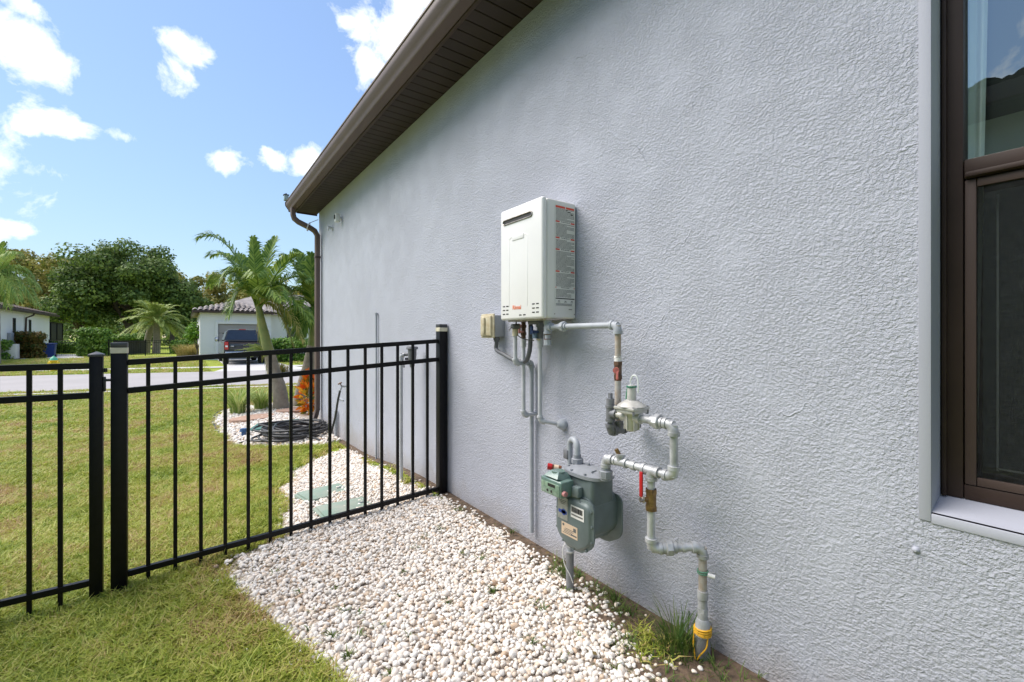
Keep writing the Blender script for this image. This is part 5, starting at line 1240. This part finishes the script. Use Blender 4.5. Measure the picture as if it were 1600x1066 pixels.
# the big oak: several overlapping masses
ob = at(200, 60, -.3)
tree('oak_tree', ob, 14, 7.6, 7.4, 6.6, 85, 1.0, 2.3, 520, .36, 'oak_leaf', 'large dark green oak rising highest behind the palm across the street', tr=.6)
ob = at(268, 62, -.3); tree('oak_tree', ob, 10, 5.0, 4.2, 4.8, 30, 1.1, 1.9, 380, .40, 'oak_leaf', 'smaller dark tree joined to the right side of the big oak', tr=.35)
ob = at(125, 58, -.3); tree('oak_tree', ob, 10, 4.8, 4.0, 4.2, 28, 1.1, 1.9, 380, .40, 'oak_leaf', 'smaller dark tree below the left side of the big oak', tr=.35)
wcl = []
for i in range(46):
    px = -190+i*17+random.uniform(-8, 8); dp = random.uniform(82, 110); c_ = at(px, dp); hh = random.uniform(17.0, 20.5) if px < 130 else random.uniform(13.5, 16.5)
    if px > 430: hh *= .8
    for k in range(15): 
        zz_ = hh*random.uniform(.12, .92); r_ = random.uniform(1.6, 2.9)*(1.15-.5*zz_/hh); wcl.append((c_.x+random.uniform(-3,3), c_.y+random.uniform(-3,3), zz_, r_, r_, r_*.85))
V_, F_ = crown_np(wcl, 170, .62); tag(npmesh('woodland', V_, F_, 'wood_leaf'), 'olive and rusty green woodland lining the whole horizon', kind='stuff')
ucl = []
for i in range(60):
    c_ = at(-150+i*12, random.uniform(74, 84)); ucl.append((c_.x, c_.y, random.uniform(.5, 3.5), 2.4, 2.4, 2.2))
V_, F_ = crown_np(ucl, 190, .55); tag(npmesh('undergrowth', V_, F_, 'oak_leaf'), 'dark undergrowth along the foot of the woodland', kind='stuff')

# palm across the street
def far_palm(base, h, fl_, nf, m, label, trn=.22, ll=.5, wl=.05, group=None, trunks=1, droopy=.35):
    th = thing('date_palm', label, 'palm tree', base, group); base = Vector(base); cr_ = base+Vector((0,0,h))
    trunk(th, [base, base+Vector((.05,0,h*.5)), cr_], (trn, trn*.8), 'palm_trunk')
    for i in range(nf):
        a = i*2.399; el = random.uniform(-.35, 1.15); ln = fl_*random.uniform(.85, 1.1); tip = cr_+Vector((math.cos(a)*math.cos(el)*ln, math.sin(a)*math.cos(el)*ln, math.sin(el)*ln-droopy*ln*(math.cos(el)))); frond(th, cr_, tip, ln*.30, m, ll, 26, wl, droop=.35)
    return th
fp_ = far_palm(onG(244, 41), 2.9, 2.6, 64, 'far_frond', 'bushy date palm with pale green crown across the street', .30, .62, .07)
t2 = onG(229, 42); trunk(fp_, [t2, t2+Vector((.1,0,1.3)), t2+Vector((.35,0,2.6))], (.27,.25), 'palm_trunk')
lp = onG(-8, 24); th = thing('palm_tree', 'tall feathery palm drooping into the left edge of the picture', 'palm tree', lp); trunk(th, [lp, lp+Vector((0,0,2.3)), lp+Vector((0,0,4.6))], (.22,.16), 'palm_trunk')
cr = lp+Vector((0,0,4.6))
for (px, py, dd, rise) in ((57,476,0,1.5),(45,468,1,1.5),(30,470,-.8,1.4),(60,450,.5,1.3),(50,430,.8,1.0),(8,380,0,.4),(-10,375,.5,.3),(30,395,-1,.7),(-60,450,0,1.3),(-70,420,.7,1.2),(-30,470,.5,1.5),(12,478,1.2,1.6),(-45,400,-1,.6)):
    frond(th, cr, at(px, 24+dd, py=py), rise, 'left_frond', .75, 46, .045, droop=.9)
# hedges and shrubs
def hedge(px, dep, w_, d_, h, m, label, name='hedge', cat='hedge', box_=True, size=.16, n_per=700):
    c_ = onG(px, dep); cl = []
    nx_ = max(2, int(w_/.5)); nz_ = max(2, int(h/.5))
    for i in range(nx_):
        for k in range(nz_):
            for j in (-.3, .3): cl.append((c_.x-.81*w_/2+(.5+i)*.81*w_/nx_ , c_.y+.586*w_/2-(.5+i)*.586*w_/nx_+j*d_, c_.z+.2+(h-.45)*k/(nz_-1)+random.uniform(-.05,.05), .38, .38, .36))
    V_, F_ = crown_np(cl, max(60, n_per//2), size); o = npmesh(name, V_, F_, m, None, c_[:]); tag(o, label, cat); return o
hedge(148, 34, 2.1, 1.2, 2.05, 'hedge_leaf', 'clipped square green hedge right of the distant gate')
hedge(45, 31.0, 1.9, 1.0, 1.75, 'red_hedge_leaf', 'rusty green shrub against the white house wall', 'shrub', 'shrub')
hedge(2, 29, .9, .6, 1.2, 'hedge_leaf', 'small clipped green bush at the left edge of the picture', 'bush', 'bush')
hedge(100, 41, 2.6, .6, .95, 'hedge_leaf', 'low green hedge behind the distant black gate', 'low_hedge', 'hedge')
hedge(200, 46, 4.0, 2.0, 1.7, 'hedge_leaf', 'rounded garden shrubs left of the date palm', 'garden_shrub', 'shrub')
hedge(287, 40, 2.2, .8, 1.1, 'hedge_leaf', 'low green hedge right of the date palm', 'low_hedge', 'hedge')
hedge(455, 27, 3.6, .8, 1.3, 'hedge_leaf', 'green bushes in front of the white house behind the near palms', 'bush', 'bush')
sp_ = onG(308, 31); tree('sapling', sp_, 2.4, 1.75, .72, .8, 16, .25, .4, 110, .16, 'sapling_leaf', 'small bright green tree left of the garage', tr=.05)
plant('ornamental_grass', 0, onG(296, 32.5), 900, 1.25, .03, .75, .6, 'tan_grass', 'tan feathery grass mound, left one beside the garage', 'ornamental grass', 'tan grass mounds')
plant('ornamental_grass', 0, onG(322, 32.0), 700, 1.1, .03, .6, .6, 'tan_grass', 'tan feathery grass mound nearest the garage wall', 'ornamental grass', 'tan grass mounds')
plant('orange_flowers', 0, onG(440, 18.5), 120, .6, .03, .3, .7, 'red_hedge_leaf', 'reddish clump of leaves behind the near palm trunk', 'plant')

# ------------------------------------------------------------------ buildings across the street
def tiles(mb, x0, x1, yb, zb_, yt, zt, tw=.30, rows=8, inset=.0, axis=0):
    """courses of barrel tiles rising from the eave (yb,zb_) to (yt,zt)"""
    for r_ in range(rows):
        f0, f1 = r_/rows, (r_+1.12)/rows; ins0 = inset*f0; n_ = int((x1-x0-2*ins0)/tw)
        for i in range(n_):
            a = x0+ins0+i*tw; pts = []
            for k in range(5):
                u = k/4; h = .075*math.sin(math.pi*u); pts.append((a+u*tw*.98, h))
            vs = []
            for (f, dz) in ((f0, .05), (f1, 0)):
                for (x, h) in pts:
                    y_ = yb+(yt-yb)*f; z_ = zb_+(zt-zb_)*f+h+dz
                    vs.append((x, y_, z_) if axis == 0 else (y_, x, z_))
            mb.add(vs, [(k, k+1, 6+k, 5+k) for k in range(4)])
gh = thing('garage_house', 'white house with grey garage door and tiled roof across the street', 'house', (1, 38, -.3))
GY = 35.0; gl_, gr_ = -.95, 3.1; gz0 = -.35; ge = 2.85
t = MB(); dx0, dx1, dtop = .02, 2.55, 2.05
for (a, b_, c_, d_) in ((gl_, dx0, gz0, ge), (dx1, gr_, gz0, ge), (dx0, dx1, dtop, ge)): t.quad((a,GY,c_),(b_,GY,c_),(b_,GY,d_),(a,GY,d_))
t.quad((gl_,GY,gz0),(gl_,GY+12,gz0),(gl_,GY+12,ge),(gl_,GY,ge)); t.quad((gr_,GY,gz0),(gr_,GY+3,gz0),(gr_,GY+3,ge),(gr_,GY,ge)); t.quad((gr_,GY+3,gz0),(18,GY+3,gz0),(18,GY+3,ge),(gr_,GY+3,ge)); t.quad((gl_,GY+12,gz0),(18,GY+12,gz0),(18,GY+12,ge),(gl_,GY+12,ge)); t.quad((18,GY+3,gz0),(18,GY+12,gz0),(18,GY+12,ge),(18,GY+3,ge))
t.build('wall', 'stucco_white', gh, smooth=False)
t = MB()
for (a, b_, c_, d_) in ((dx0-.16, dx0, gz0, dtop+.16), (dx1, dx1+.16, gz0, dtop+.16), (dx0, dx1, dtop, dtop+.16)): t.box(((a+b_)/2, GY-.03, (c_+d_)/2), (b_-a, .08, d_-c_), .01, 1)
t.build('door_trim', 'stucco_white', gh)
gd_ = thing('x', 'x', 'x'); bpy.data.objects.remove(gd_)
gdo = MB().box(((dx0+dx1)/2, GY+.10, (gz0+dtop)/2), (dx1-dx0, .04, dtop-gz0)).build('garage_door', 'garage_door', gh)
ph = (dtop-gz0)/4
for k in range(4): MB().box(((dx0+dx1)/2, GY+.07, gz0+ph*(k+.5)), (dx1-dx0-.03, .03, ph-.03), .012, 1).build('door_panel', 'garage_door', gdo)
t = MB()
for x in (dx0+.45, dx1-.45): t.box((x, GY+.05, dtop-ph-.02), (.42,.012,.05), .003)
t.build('hinge_strap', 'black_plastic', gdo)
t = MB(); ov = .40
t.add([(gl_-ov,GY-ov,ge),(gr_+ov,GY-ov,ge),(gr_+ov,GY+3,ge),(gl_-ov,GY+12.4,ge),((gl_+gr_)/2,GY+2.0,ge+.75),((gl_+gr_)/2,GY+10,ge+.75)], [(0,1,4),(0,4,5,3),(1,2,5,4)])
t.build('front_roof', 'tile', gh, smooth=False)
t = MB(); t.add([(gl_-ov,GY+2.6,ge+.01),(18.4,GY+2.6,ge+.01),(18.4,GY+12.4,ge+.01),(gl_-ov,GY+12.4,ge+.01),(3.5,GY+7.5,ge+2.0),(14,GY+7.5,ge+2.0)], [(0,1,5,4),(1,2,5),(2,3,4,5),(3,0,4)]); t.build('main_roof', 'tile', gh, smooth=False)
t = MB()
hw = (gr_-gl_)/2+ov
for r_ in range(8):
    f0, f1 = r_/8, (r_+1.15)/8; xm = (gl_+gr_)/2; half = hw*(1-f0); n_ = max(1, int(2*half/.28))
    for i in range(n_):
        a = xm-half+i*2*half/n_; tw = 2*half/n_; vs = []
        for (f, dz) in ((f0,.06),(f1,.02)):
            for k in range(6): u = k/5; vs.append((a+u*tw*.97, GY-ov+(2.0+ov)*f, ge+.75*f+dz+.09*math.sin(math.pi*u)))
        t.add(vs, [(k,k+1,7+k,6+k) for k in range(5)])
tag(t.build('roof_tiles', 'tile', gh), 'wavy grey clay tiles', kind='stuff')
t = MB(); t.box(((gl_+gr_)/2, GY-ov+.01, ge-.03), (gr_-gl_+2*ov, .05, .15), .01); t.box((gl_-ov+.01, GY+6, ge-.03), (.05, 12.8, .15), .01); t.build('fascia', 'bronze_trim', gh)
t = MB(); t.box(((gl_+gr_)/2, GY-.2, ge+.015), (gr_-gl_+.76, .42, .02)); t.build('soffit', 'soffit', gh)
def farwin(parent, c, w_, h, axis, name='window'):
    d = (.06, w_, h) if axis == 0 else (w_, .06, h); o_ = MB().box(c, d, .01, 1).build(name, 'bronze_frame', parent)
    d2 = (.07, w_-.12, h-.12) if axis == 0 else (w_-.12, .07, h-.12); MB().box(c, d2).build('pane', 'truck_glass', o_); return o_
farwin(gh, (5.2, GY+3, 1.2), 1.2, 1.3, 1); farwin(gh, (9.5, GY+3, 1.2), 1.2, 1.3, 1)
# left house
lh = thing('side_house', 'long white house wall with brown tiled eave at the far left', 'house', (-14, 44, -.3))
lx = -11.3; t = MB(); t.quad((lx,31,-.4),(lx,55,-.4),(lx,55,3.0),(lx,31,3.0)); t.quad((lx,55,-.4),(-24,55,-.4),(-24,55,3.0),(lx,55,3.0)); t.quad((lx,31,-.4),(-24,31,-.4),(-24,31,3.0),(lx,31,3.0)); t.quad((-24,31,-.4),(-24,55,-.4),(-24,55,3.0),(-24,31,3.0)); t.build('wall', 'stucco_white', lh, smooth=False)
t = MB(); e_ = .45; t.add([(lx+e_,30.5,3.08),(lx+e_,55.5,3.08),(-24.5,55.5,3.08),(-24.5,30.5,3.08),(-17.6,37.5,5.0),(-17.6,49,5.0)], [(0,1,5,4),(1,2,5),(2,3,4,5),(3,0,4)]); t.build('roof', 'tile_dark', lh, smooth=False)
t = MB()
for r_ in range(7):
    f0, f1 = r_/7, (r_+1.1)/7
    ya_, yb_ = 30.5+7*f0, 55.5-6.5*f0; n_ = int((yb_-ya_)/.33)
    for i in range(n_):
        vs = []
        for (f, dz) in ((f0,.06),(f1,.02)):
            for k in range(4): u = k/3; vs.append((lx+e_-(6.75)*f, ya_+(i+u*.97)*.33, 3.08+1.92*f+dz+.09*math.sin(math.pi*u)))
        t.add(vs, [(k,k+1,5+k,4+k) for k in range(3)])
tag(t.build('roof_tiles', 'tile_dark', lh), 'dark brown clay tiles', kind='stuff')
t = MB(); t.box((lx+e_+.05, 43, 3.02), (.13, 25, .14), .02); t.build('gutter', 'bronze_trim', lh); t = MB(); t.box((lx+e_/2, 43, 3.0), (e_, 25, .02)); t.build('soffit', 'soffit', lh)
yd = 47.6; t = MB(); t.tube([(lx+e_, yd+.4, 2.95), (lx+e_-.05, yd+.3, 2.8), (lx+.1, yd, 2.6), (lx+.07, yd, 1.4), (lx+.07, yd, -.2)], .06, 8); t.build('downspout', 'bronze_trim', lh)
for y_ in (45.2, 49.0): farwin(lh, (lx+.01, y_, 1.75), .55, 1.5, 0)
t = MB(); t.box((lx+.10, 44.0, 1.0), (.2,.6,.95), .02); t.box((lx+.10, 44.6, .7), (.14,.3,.5), .02); t.build('meter_box', 'box_grey', lh)
MB().box((lx+.35, 43.0, .25), (.6,.8,.95), .03).build('utility_cabinet', 'white_side', lh)
cg = thing('pool_cage', 'dark screened pool enclosure behind the white house', 'screen enclosure', (-12.5, 59, -.3))
t = MB(); t.box((-13.8, 58.9, 1.1), (4.2, 7.0, 2.8)); t.build('screening', 'cage', cg)
t = MB()
for x in (-11.68, -13.7, -15.9):
    for y_ in (55.3, 57.6, 60, 62.4): t.box((x, y_, 1.1), (.08,.08,2.86))
for z in (.9, 2.53): t.box((-11.67, 58.9, z), (.08, 7.1, .08))
t.build('cage_frame', 'fence_black', cg)
# recycling bins
def bin_(p, label):
    th = thing('recycling_bin', label, 'bin', p, 'blue recycling bins'); p = Vector(p)
    t = MB(); t.add([(p.x+a*w_, p.y+b_*w_, p.z+z) for z, w_ in ((.05,.25),(.95,.31)) for a, b_ in ((-1,-1),(1,-1),(1,1),(-1,1))], [(0,1,2,3),(4,5,6,7),(0,1,5,4),(1,2,6,5),(2,3,7,6),(3,0,4,7)]); t.build('body', 'bin_blue', th, smooth=False)
    MB().box(p+Vector((0,0,1.0)), (.68,.70,.09), .03).build('lid', 'bin_blue', th)
    for s_ in (-1, 1): MB().cyl(p+Vector((s_*.24,.26,.12)), p+Vector((s_*.30,.26,.12)), .12, n=12).build('wheel', 'tyre', th)
bin_(onG(71, 33.0), 'blue recycling bin nearer the rusty green shrub'); bin_(onG(78, 32.8), 'blue recycling bin against the left end of the distant gate')
# far fences
def far_fence(A_, B_2, h, label, sp=.14, name='yard_fence', mesh=False):
    A_ = Vector(A_); B_2 = Vector(B_2); L_ = (B_2-A_).length; th = thing(name, label, 'fence', (A_+B_2)/2); d_ = (B_2-A_)/L_; zb_ = Vector((0,0,1))
    for z in (.1, h-.15, h): MB().cyl(A_+zb_*z, B_2+zb_*z, .018, n=6).build('rail', 'fence_black', th)
    n_ = int(L_/sp)
    if n_ <= 60:
        for i in range(1, n_):
            q = A_+d_*i*sp; MB().cyl(q+zb_*.02, q+zb_*h, .0095, n=4).build('picket', 'fence_black', th)
    else:
        t = MB()
        for i in range(1, n_): q = A_+d_*i*sp; t.cyl(q+zb_*.02, q+zb_*h, .0095, n=4)
        t.build('pickets', 'fence_black', th)['kind'] = 'stuff'
    for i in range(int(L_/2.4)+1): q = A_+d_*min(L_, i*2.4); MB().box(q+zb_*(h/2+.05), (.07,.07,h+.1)).build('post', 'fence_black', th)
    return th
far_fence(onG(77, 34.0), onG(126, 34.5), 1.2, 'black picket gate fence between the blue bins and the square hedge', .13)
far_fence(onG(170, 33.5), onG(268, 37.5), 1.2, 'black picket fence in front of the bushy date palm', .16)
t = MB(); A_ = onG(172, 36.5); B_2 = onG(228, 41); t.add([A_[:], B_2[:], (B_2+Vector((0,0,1.15)))[:], (A_+Vector((0,0,1.15)))[:]]+[(A_+Vector((.05,.05,0)))[:], (B_2+Vector((.05,.05,0)))[:], (B_2+Vector((.05,.05,1.15)))[:], (A_+Vector((.05,.05,1.15)))[:]], [(0,1,2,3),(7,6,5,4),(0,4,5,1),(1,5,6,2),(2,6,7,3),(3,7,4,0)])
tag(t.build('mesh_fence', 'cage', smooth=False), 'solid dark screened fence left of the date palm trunks', 'fence')
# hydrant
hd = onG(84, 19.2); th = thing('fire_hydrant', 'yellow fire hydrant with green cap beyond the street', 'fire hydrant', hd)
t = MB(); t.tube([hd, hd+Vector((0,0,.04)), hd+Vector((0,0,.05)), hd+Vector((0,0,.44)), hd+Vector((0,0,.46)), hd+Vector((0,0,.50))], [.16,.16,.11,.11,.15,.15], 14); t.build('barrel', 'hydrant_yellow', th)
t = MB()
for d_ in (RT, -RT, -FW): t.cyl(hd+Vector((0,0,.38)), hd+Vector((0,0,.38))+d_*.2, .055, n=10); t.cyl(hd+Vector((0,0,.38))+d_*.17, hd+Vector((0,0,.38))+d_*.21, .07, n=6)
t.build('nozzle', 'hydrant_yellow', th)
t = MB(); t.tube([hd+Vector((0,0,.5)), hd+Vector((0,0,.58)), hd+Vector((0,0,.64)), hd+Vector((0,0,.66))], [.14,.115,.06,.03], 14); t.cyl(hd+Vector((0,0,.65)), hd+Vector((0,0,.70)), .025, n=5); t.build('bonnet', 'hydrant_green', th)

# ------------------------------------------------------------------ pickup truck
tx, ty = .92, 27.6; tz = gz(tx, ty)+.03
tk = thing('pickup_truck', 'dark blue grey pickup truck parked on the driveway, seen from behind', 'pickup truck', (tx, ty+2.8, tz))
def TP(x, y, z): return (tx+x, ty+y, tz+z)
def loft(sections, m, name, parent, closed=True):
    t = MB(); n_ = len(sections[0]); vs = [v for s_ in sections for v in s_]; fs = []
    for i in range(len(sections)-1):
        for k in range(n_): fs.append((i*n_+k, i*n_+(k+1) % n_, (i+1)*n_+(k+1) % n_, (i+1)*n_+k))
    fs.append(tuple(range(n_))[::-1]); fs.append(tuple((len(sections)-1)*n_+k for k in range(n_))); t.add(vs, fs); return t.build(name, m, parent)
def bsec(y, w_, z0_, z1_, r_=.08): 
    P = []
    for (cx_, cz_, a0) in ((w_-r_, z1_-r_, 0), (-w_+r_, z1_-r_, 90), (-w_+r_*.5, z0_+r_*.5, 180), (w_-r_*.5, z0_+r_*.5, 270)):
        rr = r_ if a0 < 180 else r_*.5
        for i in range(4): a = R(a0+i*30); P.append(TP(cx_+rr*math.cos(a), y, cz_+rr*math.sin(a)))
    return P
loft([bsec(.03,.96,.62,1.20), bsec(.0,.985,.60,1.24), bsec(1.6,1.0,.55,1.24), bsec(4.2,1.0,.50,1.22), bsec(5.3,.99,.5,1.18), bsec(5.75,.93,.5,1.05)], 'truck_paint', 'body', tk)
loft([bsec(1.72,.90,1.18,1.30,.04), bsec(1.95,.74,1.2,1.86,.14), bsec(2.4,.73,1.2,1.90,.14), bsec(3.4,.72,1.2,1.90,.14), bsec(4.25,.86,1.18,1.27,.04)], 'truck_paint', 'cab', tk)
t = MB(); t.add([TP(-.80,1.725,1.30), TP(.80,1.725,1.30), TP(.64,1.925,1.80), TP(-.64,1.925,1.80), TP(-.80,1.705,1.30), TP(.80,1.705,1.30), TP(.64,1.905,1.80), TP(-.64,1.905,1.80)], [(0,1,2,3),(7,6,5,4),(0,4,5,1),(1,5,6,2),(2,6,7,3),(3,7,4,0)]); t.build('rear_window', 'truck_glass', tk, smooth=False)
t = MB()
for s_ in (-1, 1): t.add([TP(s_*.885,1.95,1.30), TP(s_*.875,3.95,1.30), TP(s_*.765,3.4,1.78), TP(s_*.765,2.1,1.78)], [(0,1,2,3)])
t.build('side_window', 'truck_glass', tk, smooth=False)
tg = MB().box(TP(0,-.025,.93), (1.52,.05,.50), .02).build('tailgate', 'truck_paint', tk)
MB().box(TP(0,-.055,1.145), (1.50,.03,.05), .01).build('tailgate_lip', 'bronze_trim', tg); MB().box(TP(0,-.055,1.02), (.22,.02,.06), .01).build('tailgate_handle', 'black_plastic', tg)
MB().box(TP(-.62,-.055,.98), (.14,.012,.035), .004).build('badge', 'chrome', tg)
for s_ in (-1, 1):
    tl = MB().box(TP(s_*.88,-.02,1.0), (.17,.10,.40), .02).build('tail_light', 'tail_red', tk); MB().box(TP(s_*.88,-.074,.97), (.11,.012,.09), .004).build('lens', 'white_plastic', tl)
    for yw in (1.15, 4.75):
        wl_ = MB().tube([TP(s_*.98,yw,.38), TP(s_*.97,yw,.38), TP(s_*.74,yw,.38), TP(s_*.72,yw,.38)], [.34,.40,.40,.36], 24).build('wheel', 'tyre', tk); MB().cyl(TP(s_*.985,yw,.38), TP(s_*.96,yw,.38), .24, n=16).build('rim', 'chrome', wl_)
    mr_ = MB().box(TP(s_*1.13,3.75,1.33), (.20,.12,.26), .04).build('mirror', 'truck_paint', tk); MB().box(TP(s_*1.13,3.685,1.33), (.15,.01,.20), .004).build('mirror_glass', 'chrome', mr_)
MB().box(TP(0,-.12,.60), (1.9,.20,.20), .03).build('rear_bumper', 'chrome', tk)
MB().box(TP(0,-.225,.62), (.32,.01,.15), .003).build('licence_plate', 'white_plastic', tk)
MB().box(TP(0,2.0,1.88), (.34,.05,.05), .01).build('brake_light', 'tail_red', tk)
MB().box(TP(0,2.8,.42), (1.3,4.6,.18), .02).build('chassis', 'black_plastic', tk)
t = MB(); 
for x in (-.85, .85): t.box(TP(x, .85, 1.25), (.10, 1.5, .04), .01)
t.build('bed_rail', 'black_plastic', tk)

# ------------------------------------------------------------------ house next door (seen only in the window glass)
nh = thing('neighbour_house', 'green grey house next door with dark tiled eave mirrored in the window', 'house', (-8, 0, -.2))
NX = -4.75; t = MB(); t.quad((NX,-9,-.4),(NX,4,-.4),(NX,4,3.40),(NX,-9,3.40)); t.quad((NX,4,-.4),(-14,4,-.4),(-14,4,3.40),(NX,4,3.40)); t.quad((NX,-9,-.4),(-14,-9,-.4),(-14,-9,3.40),(NX,-9,3.40)); t.build('wall', 'neighbor_wall', nh, smooth=False)
t = MB(); t.add([(NX+.42,-9.4,3.52),(NX+.42,4.4,3.52),(-14.4,4.4,3.52),(-14.4,-9.4,3.52),(-9.5,-4,5.3),(-9.5,-.4,5.3)], [(0,1,5,4),(1,2,5),(2,3,4,5),(3,0,4)]); t.build('roof', 'tile_dark', nh, smooth=False)
t = MB(); t.box((NX+.43, -2.5, 3.47), (.10, 13.6, .16), .01); t.build('gutter', 'bronze_trim', nh); t = MB(); t.box((NX+.2, -2.5, 3.40), (.40, 13.6, .02)); t.build('soffit', 'soffit', nh)
t = MB()
for r_ in range(7):
    f0, f1 = r_/7, (r_+1.1)/7; ya_, yb_ = -9.4+5.4*f0, 4.4-4.8*f0; n_ = int((yb_-ya_)/.28)
    for i in range(n_):
        vs = []
        for (f, dz) in ((f0,.06),(f1,.02)):
            for k in range(5): u = k/4; vs.append((NX+.42-5.17*f, ya_+(i+u*.97)*.28, 3.52+1.75*f+dz+.08*math.sin(math.pi*u)))
        t.add(vs, [(k,k+1,6+k,5+k) for k in range(4)])
tag(t.build('roof_tiles', 'tile_dark', nh), 'dark clay tiles', kind='stuff')
print('script end', len(bpy.data.objects))
